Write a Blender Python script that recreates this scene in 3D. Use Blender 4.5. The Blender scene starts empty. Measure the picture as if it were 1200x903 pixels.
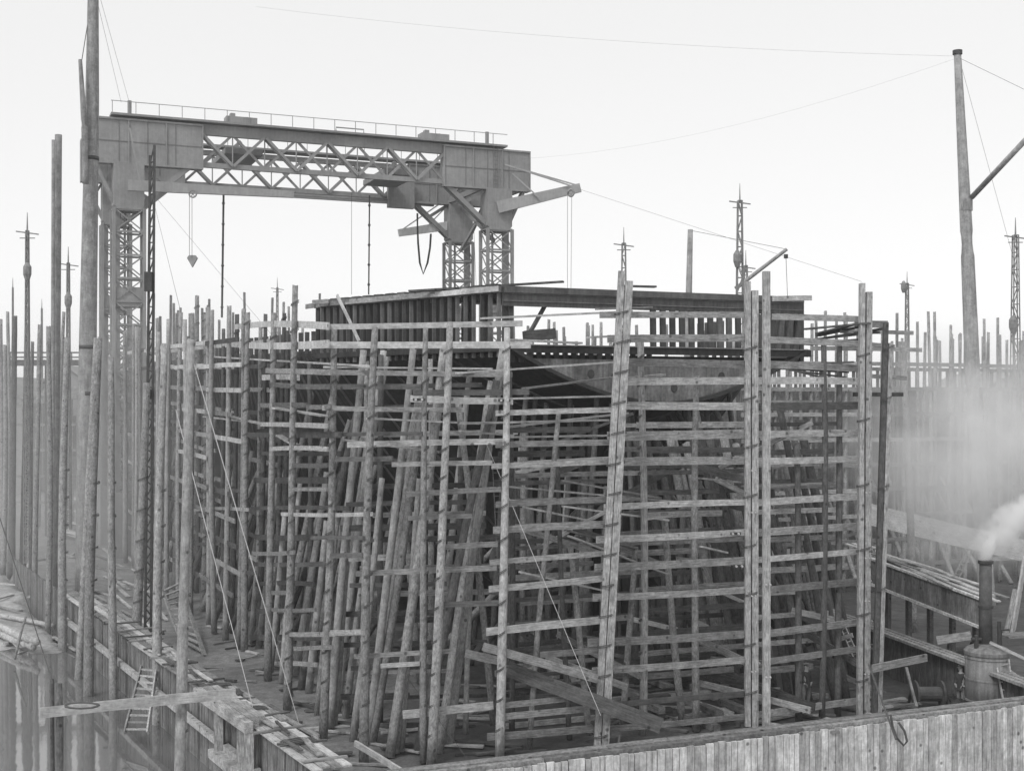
import bpy, math, random
from mathutils import Vector, Matrix, noise
V = Vector
R = math.radians
random.seed(7)
SC = bpy.context.scene
COL = SC.collection

# ------------------------------------------------------------------ camera
H = 12.7            # eye height above the slip floor
F = 1500.0          # focal length in photo pixels (1200 wide)
HY = 470.0          # horizon row
cam = bpy.data.cameras.new('camera'); cam.sensor_width = 36; cam.lens = 45.0
cam.shift_y = (HY - 451.5) / 1200.0
cam.clip_start = 0.5; cam.clip_end = 5000
co = bpy.data.objects.new('camera', cam); COL.objects.link(co)
co.location = (0, 0, H); co.rotation_euler = (R(90), 0, 0)
SC.camera = co

# ------------------------------------------------------------------ sky, sun, exposure
SUN_EL, SUN_AZ = 48, 215          # azimuth measured clockwise from +Y: light from behind, left of the camera
SKY_FLAT, SKY_K, SUN_S = 0.71, 0.05, 1.5
HAZE_D = 0.0004
w = bpy.data.worlds.new('World'); SC.world = w; w.use_nodes = True
nt = w.node_tree; nt.nodes.clear()
out = nt.nodes.new('ShaderNodeOutputWorld')
bg1 = nt.nodes.new('ShaderNodeBackground'); bg2 = nt.nodes.new('ShaderNodeBackground')
sky = nt.nodes.new('ShaderNodeTexSky'); sky.sky_type = 'NISHITA'; sky.sun_disc = False
sky.sun_elevation = R(SUN_EL); sky.sun_rotation = R(SUN_AZ)
bw = nt.nodes.new('ShaderNodeRGBToBW')
nt.links.new(sky.outputs[0], bw.inputs[0]); nt.links.new(bw.outputs[0], bg1.inputs[0])
bg1.inputs[1].default_value = SKY_K
# overcast layer: nearly even cloud, a little duller in broad patches
tc = nt.nodes.new('ShaderNodeTexCoord'); nz = nt.nodes.new('ShaderNodeTexNoise')
nz.inputs['Scale'].default_value = 1.3; nz.inputs['Detail'].default_value = 3
mr = nt.nodes.new('ShaderNodeMapRange'); mr.inputs['To Min'].default_value = 0.96; mr.inputs['To Max'].default_value = 1.03
nt.links.new(tc.outputs['Generated'], nz.inputs['Vector']); nt.links.new(nz.outputs['Fac'], mr.inputs['Value'])
nt.links.new(mr.outputs[0], bg2.inputs[0]); bg2.inputs[1].default_value = SKY_FLAT
add = nt.nodes.new('ShaderNodeAddShader')
nt.links.new(bg1.outputs[0], add.inputs[0]); nt.links.new(bg2.outputs[0], add.inputs[1])
nt.links.new(add.outputs[0], out.inputs['Surface'])
sun = bpy.data.lights.new('sun', 'SUN'); sun.energy = SUN_S; sun.angle = R(14); sun.color = (1, 1, 1)
so = bpy.data.objects.new('sun', sun); COL.objects.link(so)
so.rotation_euler = (R(90 - SUN_EL), 0, R(180 - SUN_AZ))
SC.view_settings.view_transform = 'Standard'; SC.view_settings.look = 'None'
SC.view_settings.exposure = 0.07; SC.view_settings.gamma = 1
SC.cycles.use_denoising = True
SC.cycles.max_bounces = 8; SC.cycles.diffuse_bounces = 2; SC.cycles.glossy_bounces = 2
SC.cycles.volume_bounces = 7; SC.cycles.transparent_max_bounces = 6
SC.cycles.volume_step_rate = 2.0
SC.cycles.use_adaptive_sampling = True

# ------------------------------------------------------------------ helpers
def P(px, py, d):
    return V(((px - 600) / F * d, d, H - (py - HY) / F * d))
def GD(py, z=0.0):                 # depth at which a photo row meets height z
    return (H - z) * F / (py - HY)
C_ = V((.922, .387, 0)).normalized()     # across the ship, to the right
A_ = V((-.387, .922, 0)).normalized()    # along the ship, away
UP = V((0, 0, 1))
WM = {}                            # world matrix of every object built
GAIN = 1.0
ONES = ['', 'first', 'second', 'third', 'fourth', 'fifth', 'sixth', 'seventh', 'eighth', 'ninth', 'tenth', 'eleventh', 'twelfth',
        'thirteenth', 'fourteenth', 'fifteenth', 'sixteenth', 'seventeenth', 'eighteenth', 'nineteenth']
TENS = {2: 'twent', 3: 'thirt', 4: 'fort', 5: 'fift', 6: 'sixt', 7: 'sevent', 8: 'eight', 9: 'ninet'}
def ordw(n):
    if n < 20: return ONES[n]
    t, o = divmod(n, 10)
    return TENS[t] + 'ieth' if o == 0 else TENS[t] + 'y-' + ONES[o]

def tag(o, label=None, cat=None, group=None, kind=None):
    if label: o['label'] = label
    if cat: o['category'] = cat
    if group: o['group'] = group
    if kind: o['kind'] = kind
    return o
def link(name, me, M, parent=None):
    o = bpy.data.objects.new(name, me); COL.objects.link(o)
    WM[o] = M.copy()
    if parent is not None:
        o.parent = parent; o.matrix_basis = WM[parent].inverted() @ M
    else: o.matrix_basis = M
    return o
def empty(name, loc, label, cat, group=None):
    o = link(name, None, Matrix.Translation(loc)); o.empty_display_size = .3
    return tag(o, label, cat, group)
def mkmesh(name, vs, fs, mat, smooth=False, tones=None):
    me = bpy.data.meshes.new(name); me.from_pydata([tuple(v) for v in vs], [], fs)
    me.materials.append(mat)
    if smooth:
        me.polygons.foreach_set('use_smooth', [True] * len(me.polygons))
    if tones:
        a = me.attributes.new('tone', 'FLOAT', 'FACE'); a.data.foreach_set('value', tones)
    me.update()
    return me
def copy_thing(src, M, label=None):
    """copy of a thing with copies of its parts and sub-parts"""
    def rec(o, parent, Mw):
        c = o.copy(); COL.objects.link(c); WM[c] = Mw
        c.parent = parent
        for ch in [x for x in list(WM) if x.parent == o]:
            rec(ch, c, Mw @ WM[o].inverted() @ WM[ch])
        return c
    c = rec(src, None, M); c.matrix_basis = M
    if label: c['label'] = label
    return c

class MB:
    def __init__(s): s.v = []; s.f = []; s.t = []
    def add(s, vs, fs, tone=0.0):
        b = len(s.v); s.v += [V(v) for v in vs]
        for f in fs: s.f.append(tuple(b + i for i in f)); s.t.append(tone)
    def beam(s, a, b, w, h, up=UP, tone=0.0, w2=None, h2=None):
        a = V(a); b = V(b); d = b - a
        if d.length < 1e-5: return
        d.normalize(); sd = d.cross(up)
        if sd.length < 1e-3: sd = d.cross(V((0, 1, 0)) if abs(d.y) < .9 else V((1, 0, 0)))
        sd.normalize(); u = sd.cross(d).normalized()
        w2 = w if w2 is None else w2; h2 = h if h2 is None else h2
        vs = [a + sd * x * w / 2 + u * z * h / 2 for x, z in ((-1, -1), (1, -1), (1, 1), (-1, 1))]
        vs += [b + sd * x * w2 / 2 + u * z * h2 / 2 for x, z in ((-1, -1), (1, -1), (1, 1), (-1, 1))]
        s.add(vs, [(0, 1, 2, 3), (7, 6, 5, 4), (0, 4, 5, 1), (1, 5, 6, 2), (2, 6, 7, 3), (3, 7, 4, 0)], tone)
    def box(s, c, ax, ay, az, tone=0.0):      # centre and three half-vectors
        c = V(c); vs = [c + ax * x + ay * y + az * z for z in (-1, 1) for x, y in ((-1, -1), (1, -1), (1, 1), (-1, 1))]
        s.add(vs, [(3, 2, 1, 0), (4, 5, 6, 7), (0, 1, 5, 4), (1, 2, 6, 5), (2, 3, 7, 6), (3, 0, 4, 7)], tone)
    def tube(s, pts, r, n=6, r2=None, tone=0.0, closed=False):
        pts = [V(p) for p in pts]; m = len(pts); b = len(s.v)
        ref = V((0, 0, 1))
        for i, p in enumerate(pts):
            d = (pts[(i + 1) % m if closed else min(i + 1, m - 1)] - pts[(i - 1) % m if closed else max(i - 1, 0)]).normalized()
            x = d.cross(ref)
            if x.length < .05: x = d.cross(V((0, 1, 0)))
            x.normalize(); y = x.cross(d)
            rr = r if r2 is None else r + (r2 - r) * i / (m - 1)
            if isinstance(r, (list, tuple)): rr = r[i]
            for k in range(n):
                a = 2 * math.pi * k / n
                s.v.append(p + x * rr * math.cos(a) + y * rr * math.sin(a))
        for i in range(m if closed else m - 1):
            j = (i + 1) % m
            for k in range(n):
                s.f.append((b + i * n + k, b + i * n + (k + 1) % n, b + j * n + (k + 1) % n, b + j * n + k)); s.t.append(tone)
        if not closed:
            s.f.append(tuple(b + k for k in range(n))[::-1]); s.t.append(tone)
            s.f.append(tuple(b + (m - 1) * n + k for k in range(n))); s.t.append(tone)
    def prism(s, pts, off, tone=0.0):         # polygon pushed along off
        n = len(pts); pts = [V(p) for p in pts]
        s.add(pts + [p + off for p in pts], [tuple(range(n))[::-1], tuple(range(n, 2 * n))] +
              [(i, (i + 1) % n, n + (i + 1) % n, n + i) for i in range(n)], tone)
    def build(s, name, mat, parent=None, origin=None, smooth=False):
        if origin is None: origin = WM[parent].translation if parent is not None else V((0, 0, 0))
        me = mkmesh(name, [v - origin for v in s.v], s.f, mat, smooth, s.t)
        return link(name, me, Matrix.Translation(origin), parent)

# ------------------------------------------------------------------ materials
def nodes(m):
    m.use_nodes = True; n = m.node_tree; n.nodes.clear()
    o = n.nodes.new('ShaderNodeOutputMaterial'); b = n.nodes.new('ShaderNodeBsdfPrincipled')
    n.links.new(b.outputs[0], o.inputs['Surface'])
    return n, b, o
def math_(n, op, a, b=None, clamp=False):
    x = n.nodes.new('ShaderNodeMath'); x.operation = op; x.use_clamp = clamp
    for i, q in enumerate((a, b)):
        if q is None: continue
        if isinstance(q, (int, float)): x.inputs[i].default_value = q
        else: n.links.new(q, x.inputs[i])
    return x.outputs[0]
def noise_(n, vec, scale, detail=4, rough=.55):
    x = n.nodes.new('ShaderNodeTexNoise'); n.links.new(vec, x.inputs['Vector'])
    x.inputs['Scale'].default_value = scale; x.inputs['Detail'].default_value = detail; x.inputs['Roughness'].default_value = rough
    return x.outputs['Fac']
def rng(n, v, a, b, c, d):
    x = n.nodes.new('ShaderNodeMapRange'); n.links.new(v, x.inputs['Value'])
    for k, q in zip(('From Min', 'From Max', 'To Min', 'To Max'), (a, b, c, d)): x.inputs[k].default_value = q
    return x.outputs[0]
def wood(name, base, stretch, var=.5, contrast=.55, knots=True, rough=.85, bump=.4, wet=None):
    m = bpy.data.materials.new(name); n, b, o = nodes(m)
    tc = n.nodes.new('ShaderNodeTexCoord'); oi = n.nodes.new('ShaderNodeObjectInfo')
    off = n.nodes.new('ShaderNodeVectorMath'); off.operation = 'ADD'
    cmb = n.nodes.new('ShaderNodeCombineXYZ'); r50 = math_(n, 'MULTIPLY', oi.outputs['Random'], 57.0)
    for i in range(3): n.links.new(r50, cmb.inputs[i])
    n.links.new(tc.outputs['Object'], off.inputs[0]); n.links.new(cmb.outputs[0], off.inputs[1])
    mp = n.nodes.new('ShaderNodeMapping'); mp.inputs['Scale'].default_value = stretch
    n.links.new(off.outputs[0], mp.inputs['Vector'])
    grain = noise_(n, mp.outputs[0], 5.5, 5, .65)
    blot = noise_(n, off.outputs[0], 1.9, 4, .65)
    fine = noise_(n, off.outputs[0], 9, 3, .6)
    v = rng(n, grain, .3, .7, 1 - contrast, 1 + contrast * .7)
    v = math_(n, 'MULTIPLY', v, rng(n, blot, .3, .7, .72, 1.25))
    v = math_(n, 'MULTIPLY', v, rng(n, fine, .3, .7, .82, 1.15))
    if knots:
        vo = n.nodes.new('ShaderNodeTexVoronoi'); vo.inputs['Scale'].default_value = 1.7
        n.links.new(off.outputs[0], vo.inputs['Vector'])
        v = math_(n, 'MULTIPLY', v, rng(n, vo.outputs['Distance'], .07, .14, .35, 1.0))
    at = n.nodes.new('ShaderNodeAttribute'); at.attribute_name = 'tone'
    v = math_(n, 'MULTIPLY', v, math_(n, 'ADD', at.outputs['Fac'], 1.0))
    v = math_(n, 'MULTIPLY', v, rng(n, oi.outputs['Random'], 0, 1, 1 - var * .5, 1 + var * .5))
    v = math_(n, 'MULTIPLY', v, base * GAIN)
    v = math_(n, 'MINIMUM', v, .8)
    n.links.new(v, b.inputs['Base Color']); b.inputs['Roughness'].default_value = rough
    b.inputs['Specular IOR Level'].default_value = .25
    bp = n.nodes.new('ShaderNodeBump'); bp.inputs['Strength'].default_value = bump; bp.inputs['Distance'].default_value = .02
    n.links.new(grain, bp.inputs['Height']); n.links.new(bp.outputs[0], b.inputs['Normal'])
    return m
def plain(name, base, var=.25, scale=1.2, rough=.7, metal=0.0, streak=0.0, spec=.3, bump=.2, objvar=.0, rivets=False):
    m = bpy.data.materials.new(name); n, b, o = nodes(m)
    tc = n.nodes.new('ShaderNodeTexCoord')
    a = noise_(n, tc.outputs['Object'], scale, 5, .6); c = noise_(n, tc.outputs['Object'], scale * 9, 3, .6)
    v = math_(n, 'MULTIPLY', rng(n, a, .3, .7, 1 - var, 1 + var), rng(n, c, .3, .7, 1 - var * .5, 1 + var * .5))
    if streak:
        mp = n.nodes.new('ShaderNodeMapping'); mp.inputs['Scale'].default_value = (3, 3, .25)
        n.links.new(tc.outputs['Object'], mp.inputs['Vector'])
        s = noise_(n, mp.outputs[0], 2.2, 4, .6); v = math_(n, 'MULTIPLY', v, rng(n, s, .35, .65, 1 - streak, 1 + streak * .6))
    at = n.nodes.new('ShaderNodeAttribute'); at.attribute_name = 'tone'
    v = math_(n, 'MULTIPLY', v, math_(n, 'ADD', at.outputs['Fac'], 1.0))
    if objvar:
        oi = n.nodes.new('ShaderNodeObjectInfo'); v = math_(n, 'MULTIPLY', v, rng(n, oi.outputs['Random'], 0, 1, 1 - objvar, 1 + objvar))
    v = math_(n, 'MULTIPLY', v, base)
    n.links.new(v, b.inputs['Base Color']); b.inputs['Roughness'].default_value = rough; b.inputs['Metallic'].default_value = metal
    b.inputs['Specular IOR Level'].default_value = spec
    bp = n.nodes.new('ShaderNodeBump'); bp.inputs['Strength'].default_value = bump; bp.inputs['Distance'].default_value = .03
    n.links.new(c, bp.inputs['Height']); n.links.new(bp.outputs[0], b.inputs['Normal'])
    return m
M = {}
M['pole'] = wood('bark_pole', .29, (3.2, 3.2, 1.3), var=.45, contrast=.5)
M['pole_pale'] = wood('peeled_pole', .42, (3.2, 3.2, 1.0), var=.3, contrast=.4)
M['shore_pale'] = wood('pale_shore', .35, (3.4, 3.4, .9), var=.3, contrast=.35)
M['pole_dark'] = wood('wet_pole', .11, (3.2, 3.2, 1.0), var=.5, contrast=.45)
M['square'] = wood('square_timber', .37, (5, 5, .5), var=.3, contrast=.6)
M['plank'] = wood('weathered_plank', .31, (.5, 5, 5), var=.9, contrast=.5)
M['plank_pale'] = wood('fresh_plank', .48, (.4, 5, 5), var=.35, contrast=.3)
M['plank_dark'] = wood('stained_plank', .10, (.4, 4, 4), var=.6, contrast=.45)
M['deckplank'] = wood('walkway_plank', .34, (1.6, 1.6, 1.6), var=.4, contrast=.5)
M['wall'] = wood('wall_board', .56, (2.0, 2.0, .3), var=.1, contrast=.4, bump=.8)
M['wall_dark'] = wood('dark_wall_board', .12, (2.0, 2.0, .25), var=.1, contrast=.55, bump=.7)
M['mast'] = wood('mast_wood', .36, (1.2, 1.2, .12), var=.2, contrast=.3, knots=False)
M['mast_dark'] = wood('tarred_mast_wood', .26, (1.2, 1.2, .12), var=.2, contrast=.3, knots=False)
M['rope'] = plain('hemp_rope', .09, .3, 8); M['rope_pale'] = plain('pale_rope', .5, .15, 8)
M['iron'] = plain('iron', .05, .4, 4, .5); M['standard'] = plain('standard_iron', .22, .3, 4, .5); M['bolt'] = plain('bolt_iron', .45, .3, 9, .45)
M['hull'] = plain('hull_plate', .035, .4, .6, .6, 0, .35)
M['hullin'] = plain('hull_frame', .08, .35, 1.2, .6, 0, .2, objvar=.3)
M['face'] = plain('face_plate_steel', .11, .3, .8, .6, 0, .3); M['transom'] = plain('transom_plate', .17, .45, .8, .65, 0, .3)
M['gantry'] = plain('gantry_steel', .27, .16, .35, .6, 0, .08)
M['boiler'] = plain('boiler_iron', .18, .3, 1.5, .5, 0, .35, spec=.5)
M['cloth_dark'] = plain('dark_cloth', .05, .3, 6); M['cloth_mid'] = plain('trouser_cloth', .22, .3, 6); M['skin'] = plain('skin', .45, .1, 6)
M['coal'] = plain('coal', .05, .5, 3); M['soot'] = plain('sooty_iron', .09, .4, 2, .6)
M['roof'] = plain('slate_roof', .2, .2, .3); M['brick'] = plain('shed_wall', .25, .2, .4)

# mud
def mud():
    m = bpy.data.materials.new('slip_mud'); n, b, o = nodes(m)
    tc = n.nodes.new('ShaderNodeTexCoord'); g = tc.outputs['Object']
    a = noise_(n, g, .12, 6, .62); c = noise_(n, g, 1.6, 6, .7); d = noise_(n, g, 12, 3, .6)
    v = math_(n, 'MULTIPLY', rng(n, a, .3, .7, .6, 1.35), rng(n, c, .3, .7, .6, 1.35))
    v = math_(n, 'MULTIPLY', v, rng(n, d, .3, .7, .75, 1.2))
    vo = n.nodes.new('ShaderNodeTexVoronoi'); vo.inputs['Scale'].default_value = 3.2; n.links.new(g, vo.inputs['Vector'])
    v = math_(n, 'MULTIPLY', v, rng(n, vo.outputs['Distance'], .0, .12, 1.9, 1.0))
    at = n.nodes.new('ShaderNodeAttribute'); at.attribute_name = 'pale'
    v = math_(n, 'MULTIPLY', v, math_(n, 'ADD', at.outputs['Fac'], .19))
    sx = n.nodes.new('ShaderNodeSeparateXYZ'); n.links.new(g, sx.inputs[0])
    v = math_(n, 'MULTIPLY', v, rng(n, math_(n, 'ADD', sx.outputs['X'], math_(n, 'MULTIPLY', c, 3.0)), -6, .5, 1.15, .5))   # shade under the ship put into the mud colour, darker from the middle rightward
    n.links.new(v, b.inputs['Base Color'])
    n.links.new(rng(n, a, .4, .6, .55, .95), b.inputs['Roughness'])
    b.inputs['Specular IOR Level'].default_value = .3
    bp = n.nodes.new('ShaderNodeBump'); bp.inputs['Strength'].default_value = .7; bp.inputs['Distance'].default_value = .08
    n.links.new(c, bp.inputs['Height']); n.links.new(bp.outputs[0], b.inputs['Normal'])
    return m
def water():
    m = bpy.data.materials.new('dock_water'); n, b, o = nodes(m)
    tc = n.nodes.new('ShaderNodeTexCoord'); mp = n.nodes.new('ShaderNodeMapping'); mp.inputs['Scale'].default_value = (1, .45, 1)
    n.links.new(tc.outputs['Object'], mp.inputs['Vector'])
    b.inputs['Base Color'].default_value = (.15, .15, .15, 1); b.inputs['Roughness'].default_value = .04
    b.inputs['Specular IOR Level'].default_value = .5; b.inputs['IOR'].default_value = 3.6
    c = noise_(n, mp.outputs[0], 1.4, 3, .5)
    bp = n.nodes.new('ShaderNodeBump'); bp.inputs['Strength'].default_value = .07; bp.inputs['Distance'].default_value = .05
    n.links.new(c, bp.inputs['Height']); n.links.new(bp.outputs[0], b.inputs['Normal'])
    return m
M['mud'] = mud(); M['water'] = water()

# ------------------------------------------------------------------ ground and water
WCOR = V((-4.85, 36.2, 0))                                  # corner of the two cofferdam walls
WCOR.z = 0
WLD = V((-.49, .87, 0)).normalized()                      # left wall runs this way
WFD = C_.copy()                                           # front wall runs this way
WTOP = 1.9; WATER = -0.9
def wall_side(x, y):
    """signed distances inside the left and the front wall (positive = slip floor)"""
    p = V((x, y, 0)) - WCOR
    nl = V((WLD.y, -WLD.x, 0)); nf = V((-WFD.y, WFD.x, 0))
    return p.dot(nl), p.dot(nf)
def gz(x, y):
    a, f = wall_side(x, y)
    if f < 0.15: return -3.2, 0
    if a > .15:
        e = min(1, max(0, (a - .15) / .5)) * min(1, max(0, (f - .15) / .5))
        n = noise.noise(V((x * .35, y * .35, 0))) * .16 + noise.noise(V((x * 1.3, y * 1.3, 5))) * .06
        return -3.2 * (1 - e) + n * e - .02, 0
    # outside the left wall: basin that shelves up to a foreshore
    sh = 69.5 + noise.noise(V((x * .15, 0, 3))) * 2
    t = y - sh
    z = WATER + (t * .055 if t > 0 else t * .12)
    z = max(-3.2, min(0.0, z)) + noise.noise(V((x * .5, y * .5, 1))) * .10 * (1 if t > -2 else 0)
    if a > -0.5 and y < sh + 14: z = min(z, WATER - .4)
    return z, (.16 if t > -1 else 0) * (1 if y < 100 else .4)
xs = [-900, -600, -400, -250, -160, -110, -80, -60] + [-50 + .5 * i for i in range(190)] + [46, 50, 58, 70, 100, 160, 250, 400, 600, 900]
ys = [-60, -20, 10, 25] + [32 + .5 * i for i in range(150)] + [108 + 2 * i for i in range(20)] + [150, 165, 190, 240, 320, 420, 600, 800, 1100]
vs = []; pale = []
for y in ys:
    for x in xs:
        z, p = gz(x, y); vs.append((x, y, z)); pale.append(p)
fs = []
nx = len(xs)
for j in range(len(ys) - 1):
    for i in range(nx - 1):
        a = j * nx + i; fs.append((a, a + 1, a + nx + 1, a + nx))
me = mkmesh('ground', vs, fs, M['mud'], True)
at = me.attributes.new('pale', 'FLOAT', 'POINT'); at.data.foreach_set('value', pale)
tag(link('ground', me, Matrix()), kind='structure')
me = mkmesh('dock_water', [(-400, -55, WATER), (400, -55, WATER), (400, 78, WATER), (-400, 78, WATER)], [(0, 1, 2, 3)], M['water'])
tag(link('dock_water', me, Matrix()), kind='structure')

# ------------------------------------------------------------------ timber builders
def orient(a, b, up=UP):
    """matrix with local Z from a to b"""
    z = (b - a).normalized(); x = up.cross(z)
    if x.length < 1e-3 or abs(z.dot(up)) > .999: x = V((1, 0, 0)) - z * z.x
    x.normalize(); y = z.cross(x)
    m = Matrix((x, y, z)).transposed().to_4x4(); m.translation = a
    return m
def frontm(a, b):
    """local Z from a to b, local Y facing away from the camera side"""
    z = (b - a).normalized(); y = V((0, 1, 0)); x = y.cross(z).normalized(); y = z.cross(x)
    m = Matrix((x, y, z)).transposed().to_4x4(); m.translation = a
    return m
def pole_mesh(L, r0, r1, seed, rings=None, n=9):
    rnd = random.Random(seed); rings = rings or max(4, int(L / 1.1))
    vs = []; bx = rnd.uniform(-1, 1) * .006 * L; by = rnd.uniform(-1, 1) * .006 * L
    ph = rnd.uniform(0, 6)
    for i in range(rings + 1):
        t = i / rings; r = r0 + (r1 - r0) * t
        cx = bx * math.sin(math.pi * t) + .012 * math.sin(7 * t + ph); cy = by * math.sin(math.pi * t)
        for k in range(n):
            a = 2 * math.pi * k / n
            rr = r * (1 + rnd.uniform(-.05, .07))
            vs.append((cx + rr * math.cos(a), cy + rr * math.sin(a), L * t + (rnd.uniform(-.05, .02) if i == rings else 0)))
    fs = [tuple(range(n))[::-1], tuple(rings * n + k for k in range(n))]
    for i in range(rings):
        for k in range(n): fs.append((i * n + k, i * n + (k + 1) % n, (i + 1) * n + (k + 1) % n, (i + 1) * n + k))
    return vs, fs
def lash_mesh(rx, ry):
    m = MB(); pts = []
    N = 26
    for i in range(N):
        t = i / (N - 1); a = 2 * math.pi * t * 2.0
        pts.append(V((rx * 1.1 * math.cos(a), ry * 1.1 * math.sin(a), .09 * math.cos(a) + .10 * (t - .5))))
    m.tube(pts, .015, 4)
    return mkmesh('lashing', m.v, m.f, M['rope'], True)
LASH = {}
def lashings(root, Mw, L, r, zs, ry=None):
    key = (round(r, 2), round(ry or r, 2))
    if key not in LASH: LASH[key] = lash_mesh(key[0], key[1])
    for z in zs:
        if 0 < z < L:
            link('lashing', LASH[key], Mw @ Matrix.Translation((0, 0, z)) @ Matrix.Rotation(random.uniform(-.3, .3), 4, 'Z'), root)
def pole(a, b, r0, r1, label, group, mat='pole', name='scaffold_pole', cat='scaffold pole', lash=None, n=9):
    L = (b - a).length; vs, fs = pole_mesh(L, r0, r1, hash((round(a.x, 2), round(a.y, 2), round(b.x, 2))) & 0xffff, n=n)
    me = mkmesh(name, vs, fs, M[mat], True)
    o = link(name, me, frontm(a, b)); tag(o, label, cat, group)
    if lash: lashings(o, WM[o], L, (r0 + r1) / 2, lash)
    return o
def plank_mesh(L, h, t, seed, warp=1.0):
    rnd = random.Random(seed); N = max(2, min(8, int(L / 1.5)))
    s1 = rnd.uniform(-1, 1) * .006 * L * warp; tw = rnd.uniform(-.05, .05) * warp; vs = []
    for i in range(N + 1):
        q = i / N; x = L * q; dz = s1 * math.sin(math.pi * q); a = tw * (q - .5)
        for y, z in ((-t / 2, -h / 2), (t / 2, -h / 2), (t / 2, h / 2), (-t / 2, h / 2)):
            zz = z * (1 + rnd.uniform(-.03, .03)); vs.append((x, y * math.cos(a) - zz * math.sin(a), zz * math.cos(a) + y * math.sin(a) + dz))
    fs = [(0, 3, 2, 1), tuple(N * 4 + k for k in range(4))]
    for i in range(N):
        for k in range(4): fs.append((i * 4 + k, i * 4 + (k + 1) % 4, (i + 1) * 4 + (k + 1) % 4, (i + 1) * 4 + k))
    return vs, fs
def plank(a, b, h, t, label, group, mat='plank', name='staging_board', cat='board', flat=False, parent=None, warp=1.0):
    d = b - a; L = d.length; x = d / L
    y = UP.cross(x).normalized(); z = x.cross(y)
    if flat: y, z = z, -y
    Mx = Matrix((x, y, z)).transposed().to_4x4(); Mx.translation = a
    vs, fs = plank_mesh(L, h, t, hash((round(a.x, 2), round(a.z, 2), round(b.x, 2))) & 0xffff, warp)
    me = mkmesh(name, vs, fs, M[mat]); o = link(name, me, Mx, parent)
    if parent is None: tag(o, label, cat, group)
    return o
def sq_timber(Mw, L, w, d, parent, seed=1, name='timber', ox=0, oy=0, mat='square'):
    rnd = random.Random(seed); N = max(2, int(L / 2)); vs = []
    for i in range(N + 1):
        q = i / N
        for x, y in ((-w / 2, -d / 2), (w / 2, -d / 2), (w / 2, d / 2), (-w / 2, d / 2)):
            k = 1 + rnd.uniform(-.03, .03); vs.append((ox + x * k, oy + y * k, L * q))
    fs = [(0, 3, 2, 1), tuple(N * 4 + k for k in range(4))]
    for i in range(N):
        for k in range(4): fs.append((i * 4 + k, i * 4 + (k + 1) % 4, (i + 1) * 4 + (k + 1) % 4, (i + 1) * 4 + k))
    return link(name, mkmesh(name, vs, fs, M[mat]), Mw, parent)
BOLT = None
def bolts(root, Mw, zs, y, xs_=(-.06, .08)):
    for z in zs:
        m = MB()
        for x in xs_: m.tube([V((x, y, 0)), V((x, y - .14, 0))], .035, 6)
        link('bolt', mkmesh('bolt', m.v, m.f, M['bolt'], True), Mw @ Matrix.Translation((0, 0, z)), root)
def twin_post(a, b, w, d, gap, label, lz, mat='square', boltz=()):
    root = empty('twin_post', a, label, 'timber post', 'square timber posts at the stern staging')
    Mw = frontm(a, b); L = (b - a).length
    sq_timber(Mw, L, w, d, root, 3, ox=-(w + gap) / 2, mat=mat)
    sq_timber(Mw, L - .35, w * 1.15, d, root, 4, ox=(w + gap) / 2, oy=-.05, mat=mat)
    m = MB()                                               # packing blocks seen between the timbers
    blk = [L * k / 9 for k in range(1, 9)]
    for z in blk:
        m2 = MB(); m2.box(V((0, -d * .5 - .01, 0)), V((.07, 0, 0)), V((0, .02, 0)), V((0, 0, .08)))
        link('packing_block', mkmesh('packing_block', m2.v, m2.f, M['iron']), Mw @ Matrix.Translation((w * .35, 0, z)), root)
    lashings(root, Mw, L, w + gap / 2 + .05, lz, d * .75)
    if boltz: bolts(root, Mw, boltz, -d * .5 - .3)
    return root

# ------------------------------------------------------------------ cofferdam walls
def board_wall(name, p0, d, length, zt, zb, bw, t, mat, label, seed, jag=.06, inner=None, ztf=None):
    """closely set vertical boards; d = running direction"""
    rnd = random.Random(seed); m = MB(); n = V((d.y, -d.x, 0)); s = 0
    while s < length:
        b = bw * rnd.uniform(.75, 1.3); top = (ztf(s) if ztf else zt) + rnd.uniform(-jag, jag * .6)
        c = p0 + d * (s + b / 2) + n * rnd.uniform(-.012, .02); c = V((c.x, c.y, (top + zb) / 2))
        e_ = d * (b / 2 - .012); tl_ = d * rnd.uniform(-.02, .02) if rnd.random() < .5 else d * 0; m.box(c, e_, n * (t / 2), UP * ((top - zb) / 2) + tl_, rnd.uniform(-.2, .15) if rnd.random() > .12 else -.35)
        s += b
    # dark backing so that the joints read as gaps
    root = empty(name, V((p0.x, p0.y, zb)), label, 'timber wall', 'cofferdam walls round the slip')
    m.build('boarding', M[mat], root)
    return root
root = board_wall('cofferdam_wall', WCOR + WFD * -.0, WFD, 46, WTOP - .12, -3.0, .235, .09, 'wall',
                  'pale weathered wall of upright boards across the foot of the picture', 3, jag=.04)
m = MB()
for k, (o, z, w_) in enumerate(((.22, 1.74, .22), (.47, 1.78, .24), (.73, 1.75, .22))):
    nrm = V((-WFD.y, WFD.x, 0))
    for q in range(5):
        s0 = q * 9.4 + k * 2.3 - 3; s1 = s0 + 9.37
        a = WCOR + WFD * max(s0, 0.3) + nrm * o; b = WCOR + WFD * s1 + nrm * o; a.z = b.z = z
        mm = MB(); mm.beam(a, b, w_, .28, UP, random.uniform(-.45, -.2)); mm.build('capping_beam', M['deckplank'], root)
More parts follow.
